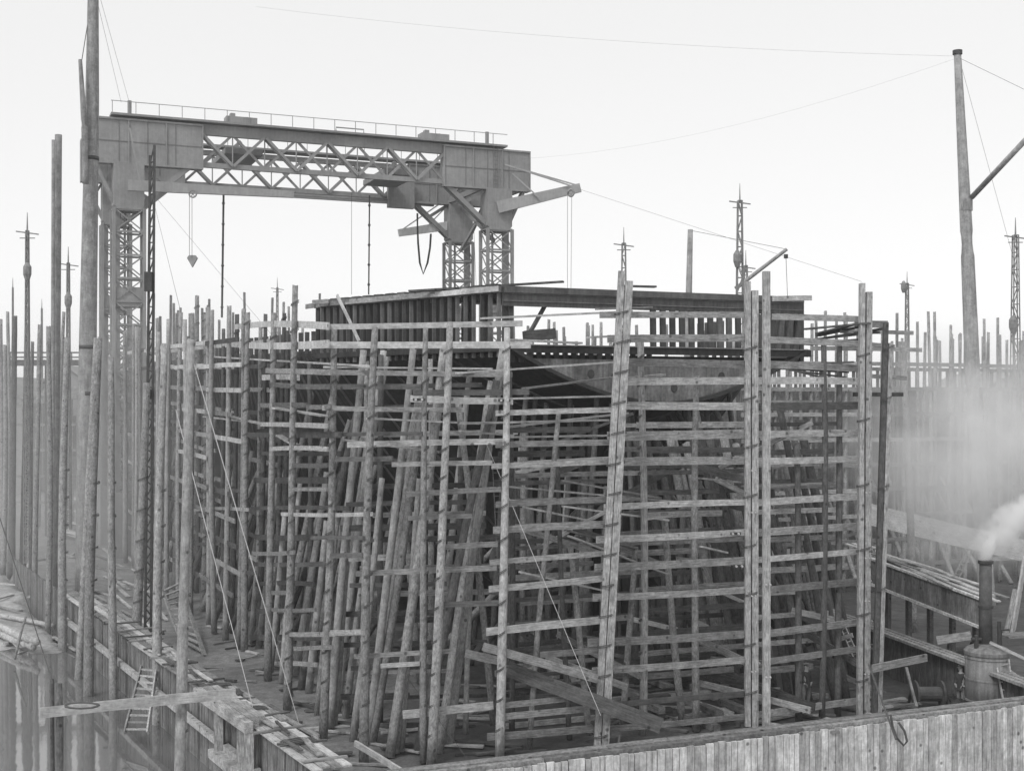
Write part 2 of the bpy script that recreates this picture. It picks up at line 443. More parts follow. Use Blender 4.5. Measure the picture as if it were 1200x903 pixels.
# left wall: boards, wales, walkway planks along its top
root = board_wall('cofferdam_wall', WCOR - WLD * 1, WLD, 62, WTOP - .15, -3.0, .26, .09, 'wall',
                  'wet wall of upright boards dropping from the plank walkway into the water', 5)
for o_ in [c for c in WM if c.parent == root]: o_.data.materials[0] = M['wall_dark']
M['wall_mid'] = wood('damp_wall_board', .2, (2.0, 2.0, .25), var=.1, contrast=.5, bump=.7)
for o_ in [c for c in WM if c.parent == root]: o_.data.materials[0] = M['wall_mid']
nl = V((WLD.y, -WLD.x, 0))          # points to the slip floor
m = MB()
for z in (.6,):
    a = WCOR - nl * .28 + WLD * 6.5; b = WCOR - nl * .28 + WLD * 40; a.z = b.z = z
    m.beam(a, b, .22, .24)
m.build('waling', M['deckplank'], root)
m = MB(); a = WCOR - nl * .5 + WLD * 2; b = WCOR - nl * .5 + WLD * 10.5; a.z = b.z = .35; m.beam(a, b, .55, .3, UP, .1)
m.build('waling', M['deckplank'], root)
for j in range(7):
    for k in range(4):
        s0 = 1.5 + j * 5.6 + random.uniform(-.3, .3); s1 = s0 + 5.8
        off = -.15 + k * .3 + .10 * math.sin(j * 1.7)
        a = WCOR + WLD * s0 + nl * off; b = WCOR + WLD * s1 + nl * (off + random.uniform(-.06, .06))
        a.z = WTOP + .03 + .045 * (j % 2) + .015 * k; b.z = a.z + random.uniform(.0, .02)
        plank(a, b, .27, .06, '%s plank across, %s length from the near end of the walkway on the left wall' % (ordw(k + 1), ordw(j + 1)),
              'planks of the walkway on the left wall', 'plank' if (j + k) % 3 else 'plank_pale', 'walkway_plank', 'plank', True)
# cleats, rope turns and offcuts that clutter the walkway
for i in range(17):
    s0 = 2.5 + i * 1.75 + random.uniform(-.4, .4); a = WCOR + WLD * s0 - nl * random.uniform(.3, .6); b = WCOR + WLD * (s0 + random.uniform(-.3, .3)) + nl * random.uniform(.9, 1.5); a.z = b.z = WTOP + .13 + .02 * (i % 2)
    plank(a, b, random.uniform(.1, .16), .06, 'cross cleat nailed over the walkway planks, %s from the near end' % ordw(i + 1), 'cleats across the walkway', 'plank_dark' if i % 2 else 'plank', 'walkway_cleat', 'cleat', True)
for i in range(14):
    s0 = 2 + i * 1.5 + random.uniform(-.4, .4); o_ = random.uniform(-.1, .8); a = WCOR + WLD * s0 + nl * o_; b = a + WLD * random.uniform(.6, 2.2) + nl * random.uniform(-.25, .25); a.z = WTOP + .19; b.z = WTOP + .2
    plank(a, b, random.uniform(.08, .2), .05, 'offcut lying on the walkway, %s from the near end' % ordw(i + 1), 'offcuts on the walkway', random.choice(['plank_pale', 'plank', 'plank_dark']), 'offcut', 'offcut', True)
for i, s0 in enumerate((4.2, 9.0, 11.8, 13.2, 18.0)):
    m = MB(); c = WCOR + WLD * s0 + nl * .3; c.z = WTOP + .22
    m.tube([c + nl * (.55 * math.cos(t * .7)) + WLD * (.12 * math.sin(t * .7) + .02 * t - .2) + UP * (-.05 * abs(math.cos(t * .7))) for t in range(26)], .025, 5)
    tag(m.build('rope_turns', M['rope'], origin=c, smooth=True), 'turns of dark rope round the walkway planks, %s from the near end' % ordw(i + 1), 'rope', 'rope turns on the walkway')
# heavy capping baulks near the foot of the picture and their posts
for k in range(3):
    a = WCOR + WLD * (6.6 + .3 * k) + nl * (-.55 + .3 * k); b = WCOR + WLD * 12.5 + nl * (-.6 + .31 * k); a.z = b.z = WTOP + .18
    plank(a, b, .36, .28, 'heavy square baulk, the %s of three lying above the water by the walkway' % ('outermost', 'middle', 'innermost')[k], 'heavy baulks beside the walkway', 'plank', 'baulk', 'timber baulk', False, warp=.2)
for k, s_ in enumerate((6.8, 7.6, 10.2)):
    a = WCOR + WLD * s_ - nl * .45; a.z = -2.5; b = a.copy(); b.z = WTOP
    root = empty('wall_post', a, 'square post under the heavy baulks, %s from the near end' % ordw(k + 1), 'post', 'posts under the baulks')
    sq_timber(frontm(a, b), b.z - a.z, .32, .32, root, k, 'post_shaft', mat='square')

# right-hand inner wall and raised boarded gangway
a0 = P(1132, 777, 53); a0.z = 0; a1 = P(1015, 733, 61.6); a1.z = 0
rd = (a1 - a0).normalized()
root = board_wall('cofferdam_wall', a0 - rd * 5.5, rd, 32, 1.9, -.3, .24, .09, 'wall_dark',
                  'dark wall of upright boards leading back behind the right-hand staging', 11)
m = MB()
for k in range(3):
    nrm = V((rd.y, -rd.x, 0)); a = a0 - rd * 5.5 + nrm * (.2 - .24 * k); b = a0 + rd * 26 + nrm * (.2 - .24 * k); a.z = b.z = 1.98 - .02 * k
    m.beam(a, b, .22, .12, UP, .15 * (k - 1))
m.build('capping_plank', M['deckplank'], root)

# ------------------------------------------------------------------ the ship
C0 = V((-.37, 55, 0)); BH = 7.7
SO = C0 + C_ * BH                                          # centre of the aft face on plan
def ship(u, s, z): q = SO + C_ * u + A_ * s; return V((q.x, q.y, z))
def halfb(s):
    if s < 12: return BH + 5.05 * s / 12
    return BH + 5.05 + min(1.2, (s - 12) * .05)
def sheer(s): return 15.1 + max(0, s - 5) * .018
def zbot(s):
    if s < 7: return 12.6 - s * .28
    if s < 9: return 10.6 - (s - 7) * 4.4
    return 1.7
def hw(s, z):
    zb = zbot(s); zt = sheer(s); t = max(0, min(1, (z - zb) / (zt - zb)))
    if s < 7: p = .55 + s * .03
    else: p = max(.16, 1.1 - (s - 7) * .07)
    return max(.28, halfb(s) * t ** p)
sh = empty('ship_hull', V((SO.x, SO.y, 0)), 'unfinished riveted steel ship hull, its open stern rising above the timber staging', 'ship')
ss = [0, .8, 2, 3.5, 5, 6.9, 7.2, 8, 9, 10.5, 12, 14, 17, 20, 25, 30, 37, 45, 55, 70, 90, 115, 140]
NT = 15
for side in (-1, 1):
    vs = []; fs = []
    for s in ss:
        for k in range(NT):
            z = zbot(s) + (sheer(s) - zbot(s)) * (k / (NT - 1)) ** 1.25
            q = ship(side * hw(s, z), s, z); vs.append(q - WM[sh].translation)
    for i in range(len(ss) - 1):
        for k in range(NT - 1):
            f = (i * NT + k, (i + 1) * NT + k, (i + 1) * NT + k + 1, i * NT + k + 1)
            fs.append(f if side > 0 else f[::-1])
    me = mkmesh('shell_plating', vs, fs, M['hull'], True)
    o = link('shell_plating', me, WM[sh].copy(), sh)
    sm = o.modifiers.new('solid', 'SOLIDIFY'); sm.thickness = .08
# seams of the plating strakes and outside frames on the run
for side in (-1, 1):
    m = MB()
    for fr in [3 + 1.05 * k for k in range(34)]:
        pts = []
        for k in range(9):
            z = zbot(fr) + (sheer(fr) - .25 - zbot(fr)) * (k / 8) ** 1.1
            pts.append(ship(side * (hw(fr, z) + .06), fr, z))
        for p, q in zip(pts, pts[1:]): m.beam(p, q, .09, .14, A_, random.uniform(-.1, .5))
    m.build('outer_frames', M['hullin'], sh)
# transom plate
m = MB(); top = []; bot = []
N = 28
for k in range(N + 1):
    u = -BH + 2 * BH * k / N; r_ = abs(u) / BH
    zb = 12.6 + 2.5 * r_ ** 1.8
    bot.append(ship(u, -.12, zb)); top.append(ship(u, -.12, 14.55 if zb < 14.55 else zb + .01))
for k in range(N):
    m.prism([bot[k], bot[k + 1], top[k + 1], top[k]], A_ * -.05, -.12 * (k % 3 == 0))
m.build('transom_plate', M['transom'], sh)
for u_, z_ in ((-3.6, 13.9), (3.1, 13.85), (4.6, 14.0), (-1.0, 13.4), (0.6, 13.3)):
    c = ship(u_, -.2, z_); pts = [c + C_ * .17 * math.cos(a) + UP * .2 * math.sin(a) for a in [2 * math.pi * i / 12 for i in range(12)]]
    mm = MB(); mm.prism(pts, A_ * .03); mm.build('scupper_hole', M['iron'], sh)
# curved lower flange under the transom, dark
m = MB()
for k in range(N): m.beam(bot[k] - A_ * .1, bot[k + 1] - A_ * .1, .5, .16, UP, -.5)
m.build('counter_flange', M['hullin'], sh)
# stern post, propeller aperture and shaft boss
m = MB(); m.beam(ship(0, 6.9, 1.2), ship(0, 6.6, 11.2), .5, .9, A_); m.beam(ship(0, 3.6, 1.4), ship(0, 3.9, 12), .4, .6, A_); m.beam(ship(0, 3.3, 1.5), ship(0, 9, 1.5), .5, .5)
m.build('stern_frame', M['hull'], sh)
for u_ in (-3.4, 3.4):
    m = MB(); c = ship(u_, 4.6, 4.6)
    prof = [(0, 1.35), (.5, 1.3), (1.4, 1.55), (3.2, 1.9)]
    m.tube([ship(u_, 4.6 + q, 4.6) for q, _ in prof], [r for _, r in prof], 20)
    o = m.build('shaft_bossing', M['hullin'], sh, smooth=False)
    mm = MB(); mm.tube([ship(u_ + .95 * math.cos(a), 4.5, 4.6 + .95 * math.sin(a)) for a in [2 * math.pi * i / 20 for i in range(20)]], .12, 6, closed=True)
    oo = mm.build('boss_ring', M['transom'], sh, smooth=True)
# perimeter of the poop: frames, ring girder, deck
ZL, ZU = 15.1, 17.65
def per(s, side): return ship(side * halfb(s), s, 0)
def rib(p, q, w, tone=0.0, name='frame', mat='hullin', dp=.22):
    mm = MB(); mm.beam(p, q, dp, w, A_, tone); return mm.build(name, M[mat], sh)
SP = 12.4
k = 0; s = 0.25
while s < SP:                                              # port quarter frames
    p = per(s, -1); 
    rib(V((p.x, p.y, ZL - .5)), V((p.x, p.y, ZU - .1)), .11, random.uniform(-.3, 1.4), dp=.16)
    s += .48
s = 12.9
while s < 44:                                              # bulwark stanchions further forward, port
    p = per(s, -1); rib(V((p.x, p.y, sheer(s) - .1)), V((p.x, p.y, sheer(s) + 1.0)), .13, random.uniform(-.2, 1.0)); s += 1.15
s = .25
while s < 20:
    p = per(s, 1); rib(V((p.x, p.y, ZL - .5)), V((p.x, p.y, ZU - .1)), .16, random.uniform(-.3, .3)); s += .95
u = -.4
while u < BH:                                              # aft face frames, right half
    tilt = .35 if u > 6 else 0
    rib(ship(u - tilt, -.05, ZL - .1), ship(u, 0, ZU - .8), .17, random.uniform(-.3, .2), dp=.24); u += .5
u = -7.2
while u < -.4:                                             # short frames between the deck edge and the transom
    rib(ship(u, .2, 14.4), ship(u, .2, ZL - .1), .13, random.uniform(-.4, .4)); u += .42
for s in (.6, 2.2, 3.8):                                   # inner stanchions under the port quarter
    for u_ in (-.35, -.6): 
        p = ship(-halfb(s) * 1 + 1.1 + s * .2, s, 0); rib(V((p.x + u_, p.y, ZL)), V((p.x + u_, p.y, ZU - .3)), .14, .5)
# ring girder (deep plate) round the poop
def loop(z0, z1, off, mat, name, s_end=SP, port=True, star=True, thick=.06, front=True):
    m = MB(); 
    segs = []
    if port:
        st = [s_end * i / 10 for i in range(11)][::-1]
        segs += [per(s, -1) for s in st]
    if front: segs += [ship(-BH, 0, 0), ship(BH, 0, 0)]
    if star: segs += [per(20 * i / 10, 1) for i in range(1, 11)]
    for p, q in zip(segs, segs[1:]):
        if (p - q).length < .05: continue
        m.beam(V((p.x, p.y, (z0 + z1) / 2)), V((q.x, q.y, (z0 + z1) / 2)), thick, z1 - z0, UP)
    return m.build(name, M[mat], sh)
loop(ZU - .28, ZU, 0, 'hullin', 'gunwale_girder', thick=.3, star=False)
loop(ZL - .25, ZL, 0, 'hull', 'lower_deck_stringer', thick=.35)
# plated after face: deep box girder with its flat underside
m = MB(); m.box(ship(0, .12, ZU - .42), C_ * BH, A_ * .05, UP * .42); m.build('face_plate', M['face'], sh)
m = MB(); m.box(ship(0, .04, ZU - .3), C_ * BH, A_ * .04, UP * .03, .6); m.box(ship(0, .02, ZU - .62), C_ * BH, A_ * .05, UP * .025, .4); m.build('face_seam', M['hullin'], sh)
m = MB(); pts = [ship(-BH + .1, .2, ZU - .2), ship(BH - .1, .2, ZU - .2), ship(BH + .6, 3.4, ZU - .2), ship(1.0, 5.4, ZU - .2), ship(-BH - 1.4, 3.6, ZU - .2)]
m.prism(pts, UP * .12); m.build('poop_deck', M['hull'], sh)
for k in range(5):
    m = MB(); s = .9 + k * .95; m.beam(ship(-halfb(s) + .3, s, ZU - .33), ship(halfb(s) - .4, s, ZU - .33), .1, .24, UP, .3); m.build('deck_beam', M['hullin'], sh)
# lower deck and the dark steel beam over the transom
m = MB()
for s0, s1 in ((.3, 4), (4, 8), (8, 14), (14, 30), (30, 60), (60, 120)):
    m.add([ship(-halfb(s0) + .2, s0, ZL - .35 + max(0, s0 - 5) * .018), ship(halfb(s0) - .2, s0, ZL - .35 + max(0, s0 - 5) * .018), ship(halfb(s1) - .2, s1, ZL - .35 + max(0, s1 - 5) * .018), ship(-halfb(s1) + .2, s1, ZL - .35 + max(0, s1 - 5) * .018)], [(0, 1, 2, 3)])
o = m.build('lower_deck', M['hull'], sh); sm = o.modifiers.new('solid', 'SOLIDIFY'); sm.thickness = .1
m = MB(); m.beam(ship(-BH + .3, -.3, 14.95), ship(BH + .2, -.3, 14.95), .25, .3); m.build('transom_beam', M['hull'], sh)
m = MB(); m.beam(ship(-BH + .3, -.42, 15.12), ship(BH + .2, -.42, 15.12), .3, .05, UP, .8); m.build('beam_flange', M['hullin'], sh)
# port bulwark end plate, timber rails laid along the gunwale
m = MB(); p = per(SP, -1); p2 = ship(-halfb(SP) + 2.0, SP + .1, 0)
m.beam(V((p.x, p.y, (ZL + ZU) / 2)), V((p2.x, p2.y, (ZL + ZU) / 2)), .06, ZU - ZL); m.build('end_plate', M['hull'], sh)
m = MB()
for s0, s1 in ((3.2, 7.5), (7.5, 12.2)):
    p = ship(-halfb(s0) + .35, s0, ZL + 1.15); q = ship(-halfb(s1) + .35, s1, ZL + 1.15); m.beam(p, q, .05, ZU - ZL - .1, UP)
m.build('inner_plating', M['hull'], sh)
ZR = ZU + .12
prev = None
for i in range(7):
    s0, s1 = -.1 + i * 1.9, -.1 + i * 1.9 + 2.2
    p = per(max(s0, 0), -1) - C_ * .22; q = per(s1, -1) - C_ * .22; p.z = ZU - .12; q.z = ZU - .12
    plank(p, q, .24, .07, 'pale rail board clamped outside the upper deck edge, %s from the corner' % ordw(i + 1), 'rail boards along the port quarter', 'plank_pale' if i < 2 else 'plank', 'rail_board')
for i in range(16):
    s0 = .3 + i * .78; p = per(s0, -1); p.z = ZU + .06; q = per(s0 + .5, -1); q.z = ZU + .06
    plank(p, q, .4, .1, 'short timber chock on the port gunwale, %s from the corner' % ordw(i + 1), 'chocks along the port gunwale', 'plank_dark', 'timber_chock', 'chock', True)
plank(P(480, 341, 58), P(660, 330, 55.6), .3, .08, 'long dark plank lying on the upper deck corner, poking past it', None, 'plank_dark', flat=True)
plank(P(730, 335, 56.5), P(768, 336, 57), .3, .08, 'dark loose plank end on the upper deck behind the leaning twin post', None, 'plank_dark', flat=True)
plank(P(366, 354, 63), P(385, 353, 63), .2, .1, 'stub of timber jutting from the forward end of the upper deck', None, 'plank', flat=False)
plank(P(395, 346, 62), P(421, 400, 60), .16, .08, 'slanting pale strut on the port quarter frames', None, 'plank_pale')
plank(P(905, 350, 60), P(951, 349, 60.4), .24, .1, 'board end jutting right from the aft deck corner', None, 'plank')
plank(P(642, 352, 56.5), P(618, 395, 55.5), .14, .14, 'thin dark raking strut under the open after deck', None, 'plank_dark')
plank(P(614, 394, 55.2), P(650, 391, 55.5), .45, .5, 'dark bundle of gear lying on the staging under the raking strut', None, 'plank_dark', 'gear_bundle', 'bundle')

# ------------------------------------------------------------------ uprights of the staging
PTS = [(-60, 110), (130, 97), (205, 86.6), (239, 78.7), (271, 72), (288, 64.8), (314, 58.3), (338, 52.8), (379, 48.2), (426, 45.2), (500, 45.2), (585, 45.9), (707, 47.3), (880, 50), (1014, 52.3), (1100, 54)]
def DP(px):
    for (x0, d0), (x1, d1) in zip(PTS, PTS[1:]):
        if px <= x1: return d0 + (d1 - d0) * (px - x0) / (x1 - x0)
    return PTS[-1][1]
def upright(bx, by, tx, ty, wpx, label, group, mat='pole', d=None, lash=True, taper=.72, name='scaffold_pole', lean=0.0, zbase=0.0):
    d = d or GD(by, zbase)
    a = P(bx, by, d); b = P(tx, ty, d + lean)
    if d * 0 == 0 and by and abs(a.z - zbase) > .05: a.z = a.z
    r = wpx * d / F / 2 * .93
    L = (b - a).length
    ls = [1.0 + 1.12 * k + random.uniform(-.1, .1) for k in range(int(L / 1.12))] if lash else None
    return pole(a, b, r * 1.12, r * taper, label, group, mat, name, lash=ls)
g = 'outer uprights along the port side'
rows = [(426, 893, 439, 383, 11.5, 'pole', 'knotty round upright left of the two close poles, standing in open floor'),
        (379, 865, 392, 381, 10.5, 'pole', 'stout grey upright under the forward end of the raised deck'),
        (337, 831, 346, 334, 10, 'pole', 'tallest round upright on the port side, its top clear of its neighbours'),
        (314, 797, 321, 366, 9, 'pole', 'round upright just forward of the tallest port one'),
        (286, 764, 290, 366, 8.5, 'pole', 'round upright whose foot stands alone on the bare mud'),
        (239, 712, 241, 366, 8, 'pole', 'round upright nearest the walkway ladder with its foot on bare mud'),
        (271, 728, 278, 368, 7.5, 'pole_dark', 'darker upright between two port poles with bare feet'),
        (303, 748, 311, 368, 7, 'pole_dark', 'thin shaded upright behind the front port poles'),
        (225, 692, 231, 346, 7, 'pole', 'slim upright directly right of the knobbly barked pole'),
        (205, 690, 211, 366, 7, 'pole', 'slim upright directly left of the knobbly barked pole'),
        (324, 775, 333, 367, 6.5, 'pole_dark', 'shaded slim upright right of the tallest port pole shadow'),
        (497, 893, 499, 384, 9, 'pole', 'straight round upright, left one of the close pair at centre left'),
        (505, 895, 527, 377, 11.5, 'pole', 'stout leaning barked pole crossing the straight upright at its foot'),
        (585, 888, 594, 384, 11, 'pole_pale', 'pale round corner pole lashed at every board, left of the leaning twin post'),
        ]
for bx, by, tx, ty, wp, mt, lb in rows: upright(bx, by, tx, ty, wp, lb, g, mt)
# inner rows, generated: feet along lines parallel to the port side
def foot(s, off): p = per(max(0, s), -1) - C_ * off; return V((p.x, p.y, 0))
cnt = 0
for s in [15 + 2.6 * x for x in range(30)]:
    cnt += 1; p = per(s, -1) - C_ * (3.4 + random.uniform(-.3, .3)); a = V((p.x, p.y, 0)); b = a + V((random.uniform(-.2, .3), 0, sheer(s) + random.uniform(1.6, 2.8)))
    pole(a, b, .17, .12, 'far port upright receding towards the gantry, %s from the near end' % ordw(cnt), 'receding uprights on the port side', random.choice(['pole', 'shore_pale']), n=7)
cnt = 0
for s in [x * 1.0 for x in range(3, 100, 4)]:
    cnt += 1; p = per(s, -1) - C_ * (1.15 + random.uniform(-.2, .2)); a = V((p.x, p.y, 0)); b = a + V((random.uniform(-.1, .2), 0, sheer(s) + random.uniform(-.3, 1.8)))
    if s < 14: b.z = 14.6
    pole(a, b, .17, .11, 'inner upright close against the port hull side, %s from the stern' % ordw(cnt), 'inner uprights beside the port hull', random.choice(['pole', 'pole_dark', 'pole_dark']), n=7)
cnt = 0
for s in [x * 1.0 for x in range(22, 110, 5)]:
    cnt += 1; p = per(s, 1) + C_ * (2.2 + random.uniform(-.3, .3)); a = V((p.x, p.y, 0)); b = a + V((random.uniform(-.1, .2), 0, sheer(s) + random.uniform(1.4, 3.2)))
    pole(a, b, .19, .12, 'hazy upright showing beyond the hull to starboard, %s from the stern' % ordw(cnt), 'uprights beyond the starboard side', 'pole', n=7)
# front square posts
lv = lambda L, st, n: [st + n * k for k in range(int(L / n))]
dA = 46.6
twin_post(P(703, 900, dA), P(733, 318, dA), .235, .28, .05, 'leaning twin square post bound with wire, tallest thing on the after staging', lv(17, 1.2, 1.1))
dB = 49.6
twin_post(P(880, 850, dB), P(880, 330, dB), .21, .3, .06, 'upright twin square post close left of a single pale post', lv(17, 1.3, 1.9), boltz=(2.2, 5.1, 8.3, 9.9))
dC = 43.2; a = P(898, 864, dC); b = P(898, 318, dC)
root = empty('square_post', a, 'single pale square post standing on the board wall', 'timber post', 'square timber posts at the stern staging')
sq_timber(frontm(a, b), (b - a).length, .24, .24, root, 9, 'post_shaft')
bolts(root, frontm(a, b), (2.1, 5.2), -.2)
dD = 51.3
twin_post(P(1011, 845, dD), P(1014, 332, dD), .19, .3, .07, 'twin square post with dark gaps at the right end of the boards', lv(17, 1.7, 2.6), boltz=(2.0, 4.9, 6.6, 9.2))
a = P(1027, 838, 50.5); b = P(1041, 378, 50.5)
root = empty('square_post', a, 'darker slim twin post leaning right of the board ends', 'timber post', 'square timber posts at the stern staging')
sq_timber(frontm(a, b), (b - a).length, .18, .24, root, 9, 'timber', ox=-.1, mat='pole_dark'); sq_timber(frontm(a, b), (b - a).length - .8, .16, .24, root, 10, 'timber', ox=.1, mat='square')
lashings(root, frontm(a, b), 16, .2, (5, 9, 12.5, 14.5), .2)
# rear uprights seen between the front boards
rear = [(620, 878, 655, 480, 7, 'pole', 'thin leaning round upright behind the boards beside the pale corner pole'),
        (667, 866, 652, 520, 6.5, 'pole_dark', 'dark upright behind the boards, mid bay right of the pale corner pole'),
        (754, 862, 751, 400, 9, 'square', 'square inner upright first right of the leaning twin post'),
        (730, 850, 745, 640, 8, 'pole', 'short thick prop leaning beside the square inner upright'),
        (816, 856, 816, 440, 8.5, 'pole', 'square inner upright midway between the two twin posts'),
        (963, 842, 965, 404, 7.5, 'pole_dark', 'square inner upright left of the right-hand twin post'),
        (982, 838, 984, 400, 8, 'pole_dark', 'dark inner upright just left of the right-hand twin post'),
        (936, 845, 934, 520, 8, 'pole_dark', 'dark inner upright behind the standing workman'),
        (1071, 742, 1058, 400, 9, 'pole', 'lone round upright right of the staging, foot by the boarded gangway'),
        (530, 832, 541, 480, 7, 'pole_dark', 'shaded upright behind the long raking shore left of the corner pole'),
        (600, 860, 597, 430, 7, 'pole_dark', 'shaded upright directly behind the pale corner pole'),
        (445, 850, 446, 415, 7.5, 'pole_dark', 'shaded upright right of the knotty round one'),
        ]
for bx, by, tx, ty, wp, mt, lb in rear:
    upright(bx, by, tx, ty, wp, lb, 'inner uprights behind the front boards', mt, lash=(mt == 'square'), taper=.9)

# ------------------------------------------------------------------ raking shores
g = 'raking shores under the port quarter'
sl = [(386, 852, 426, 410, 10), (391, 850, 412, 560, 9), (394, 838, 450, 410, 10), (430, 872, 484, 408, 10), (436, 872, 500, 440, 11), (457, 886, 520, 408, 11.5),
      (512, 800, 554, 410, 9), (524, 872, 590, 407, 13), (346, 790, 383, 553, 9), (349, 720, 372, 540, 8), (316, 790, 334, 600, 8), (362, 812, 383, 610, 9),
      (389, 790, 430, 520, 9), (404, 842, 431, 630, 8.5), (303, 760, 326, 560, 7), (330, 800, 352, 560, 7.5), (414, 868, 448, 560, 9), (470, 880, 492, 560, 9), (295, 745, 312, 560, 7),
      (545, 860, 553, 640, 7), (372, 838, 396, 600, 8)]
for i, (bx, by, tx, ty, wp) in enumerate(sorted(sl)):
    d = GD(by); a = P(bx, by, d); b = P(tx, ty, d + 1.0); r = wp * d / F / 2 * .98
    pole(a, b, r * 1.05, r * .8, 'raking round shore under the port quarter, %s counting from the left by its foot' % ordw(i + 1), g, random.choice(['pole', 'shore_pale', 'shore_pale']), 'raking_shore', 'shore', n=9)
fan = [300 + 13.5 * i + random.uniform(-4, 4) for i in range(0, 18, 2)]
for i, bx in enumerate(fan):
    by = min(882, 712 + 1.08 * (bx - 239) - random.uniform(10, 75)); d = GD(by); ty = random.uniform(412, 470); a = P(bx, by, d); b = P(bx + random.uniform(.12, .22) * (by - ty), ty, d + 1.6); r = random.uniform(.14, .19)
    pole(a, b, r * 1.05, r * .8, 'long raking shore behind the front ones on the port quarter, %s from the left' % ordw(i + 1), 'second row of raking shores', random.choice(['pole', 'pole_dark']), 'raking_shore', 'shore', n=8)
for i, (bx, by, tx, ty, wp) in enumerate([(579, 850, 537, 470, 8.5), (492, 800, 473, 600, 8), (690, 860, 668, 640, 8), (800, 850, 778, 600, 9)]):
    d = GD(by); a = P(bx, by, d); b = P(tx, ty, d); r = wp * d / F / 2
    pole(a, b, r, r * .85, 'shore leaning the opposite way to its neighbours, %s from the left' % ordw(i + 1), 'back-leaning shores under the stern', 'pole', 'raking_shore', 'shore')
# generated shores: port, starboard and under the run
cnt = 0
for row, (off, sa, sb, st) in enumerate(((1.2, 8, 76, 2.6), (2.4, 13, 60, 3.6), (.2, 3, 40, 2.7))):
    s = sa
    while s < sb:
        cnt += 1
        p = per(s, -1) - C_ * (off + random.uniform(-.4, .4)); a = V((p.x, p.y, 0))
        z = random.uniform(8.0, 12.5) if row < 2 else random.uniform(6.5, 10)
        q = ship(-hw(s + .6, z) - .2, s + random.uniform(-.6, 1.0), z)
        pole(a, q, random.uniform(.16, .21), .14, 'raking shore propping the port hull side, %s from the stern' % ordw(cnt), 'raking shores along the port hull', random.choice(['pole', 'pole', 'pole_dark']), 'raking_shore', 'shore', n=7)
        s += st * random.uniform(.85, 1.15)
cnt = 0
for row, (off, sa, sb, st) in enumerate(((.6, -1, 40, 1.9), (2.2, 0, 30, 2.3))):
    s = sa
    while s < sb:
        cnt += 1
        p = per(max(0, s), 1) + C_ * (off + random.uniform(-.5, .5)) + A_ * min(0, s); a = V((p.x, p.y, 0)); z = random.uniform(9, 12.6)
        s2 = max(.5, s + random.uniform(-.3, .6)); q = ship(hw(s2, max(z, zbot(s2) + .4)) + .15, s2, max(z, zbot(s2) + .4))
        pole(a, q, random.uniform(.15, .2), .13, 'dark raking shore on the starboard side, %s from the stern' % ordw(cnt), 'raking shores along the starboard hull', random.choice(['pole', 'pole_dark', 'pole_dark']), 'raking_shore', 'shore', n=7)
        s += st * random.uniform(.85, 1.15)
cnt = 0
for k in range(30):
    cnt += 1; s = random.uniform(-1.0, 8); u = -BH + .6 + (2 * BH - 1.2) * (k + .5) / 30
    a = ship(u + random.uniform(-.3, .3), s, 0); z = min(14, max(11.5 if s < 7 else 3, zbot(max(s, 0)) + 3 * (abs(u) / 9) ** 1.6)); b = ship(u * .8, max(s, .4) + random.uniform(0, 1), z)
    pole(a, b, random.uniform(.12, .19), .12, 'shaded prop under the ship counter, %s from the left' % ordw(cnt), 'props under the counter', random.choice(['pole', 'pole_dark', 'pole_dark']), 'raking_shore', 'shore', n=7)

# thick shores that splay to starboard from the counter
fan = sorted([(806 + 10.5 * i + random.uniform(-5, 5)) for i in range(20)])
for i, bx in enumerate(fan):
    d = random.uniform(53.5, 59); by = HY + H * F / d; a = P(bx, by, d); tx = bx - random.uniform(38, 75); b = P(tx, random.uniform(478, 520), d + random.uniform(-.5, 1.5)); r = random.uniform(.17, .25)
    pole(a, b, r, r * .8, 'stout dark shore splaying right under the right bays, %s from the left by its foot' % ordw(i + 1), 'stout shores splaying to starboard', random.choice(['pole', 'pole_dark', 'pole_dark']), 'raking_shore', 'shore', n=8)
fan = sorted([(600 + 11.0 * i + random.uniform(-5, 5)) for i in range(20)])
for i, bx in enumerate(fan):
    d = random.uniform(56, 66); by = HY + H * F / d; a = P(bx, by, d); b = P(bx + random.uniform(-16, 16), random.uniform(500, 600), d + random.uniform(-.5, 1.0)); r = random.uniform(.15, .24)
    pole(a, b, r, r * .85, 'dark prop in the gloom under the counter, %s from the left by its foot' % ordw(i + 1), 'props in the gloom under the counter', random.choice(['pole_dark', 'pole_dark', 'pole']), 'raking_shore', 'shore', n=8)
# keel blocks stacked under the ship
for i in range(9):
    s_ = 3.0 + i * 2.1
    for k in range(4):
        c = ship(0, s_, .18 + .36 * k); e = C_ * (1.5 - .22 * k)
        plank(c - e, c + e, .34, .9, 'keel block timber, stack %s from the stern, %s layer up' % (ordw(i + 1), ordw(k + 1)), 'keel blocks under the ship', 'plank_dark', 'keel_block', 'block', warp=.2)
for i in range(14):
    d = random.uniform(50, 58); x = random.uniform(600, 860)
    for k in range(random.choice((2, 3, 4))):
        a = P(x, 800, d); a.z = .14 + .27 * k; dr = C_ if k % 2 else A_
        a = a + V((random.uniform(-.1, .1), 0, 0)); plank(a - dr * .9, a + dr * .9, .25, .3, 'squared baulk in the cribbing heaps on the slip floor', 'cribbing baulks on the slip floor', random.choice(['plank_dark', 'plank']), 'cribbing_baulk', 'timber baulk', warp=.2)

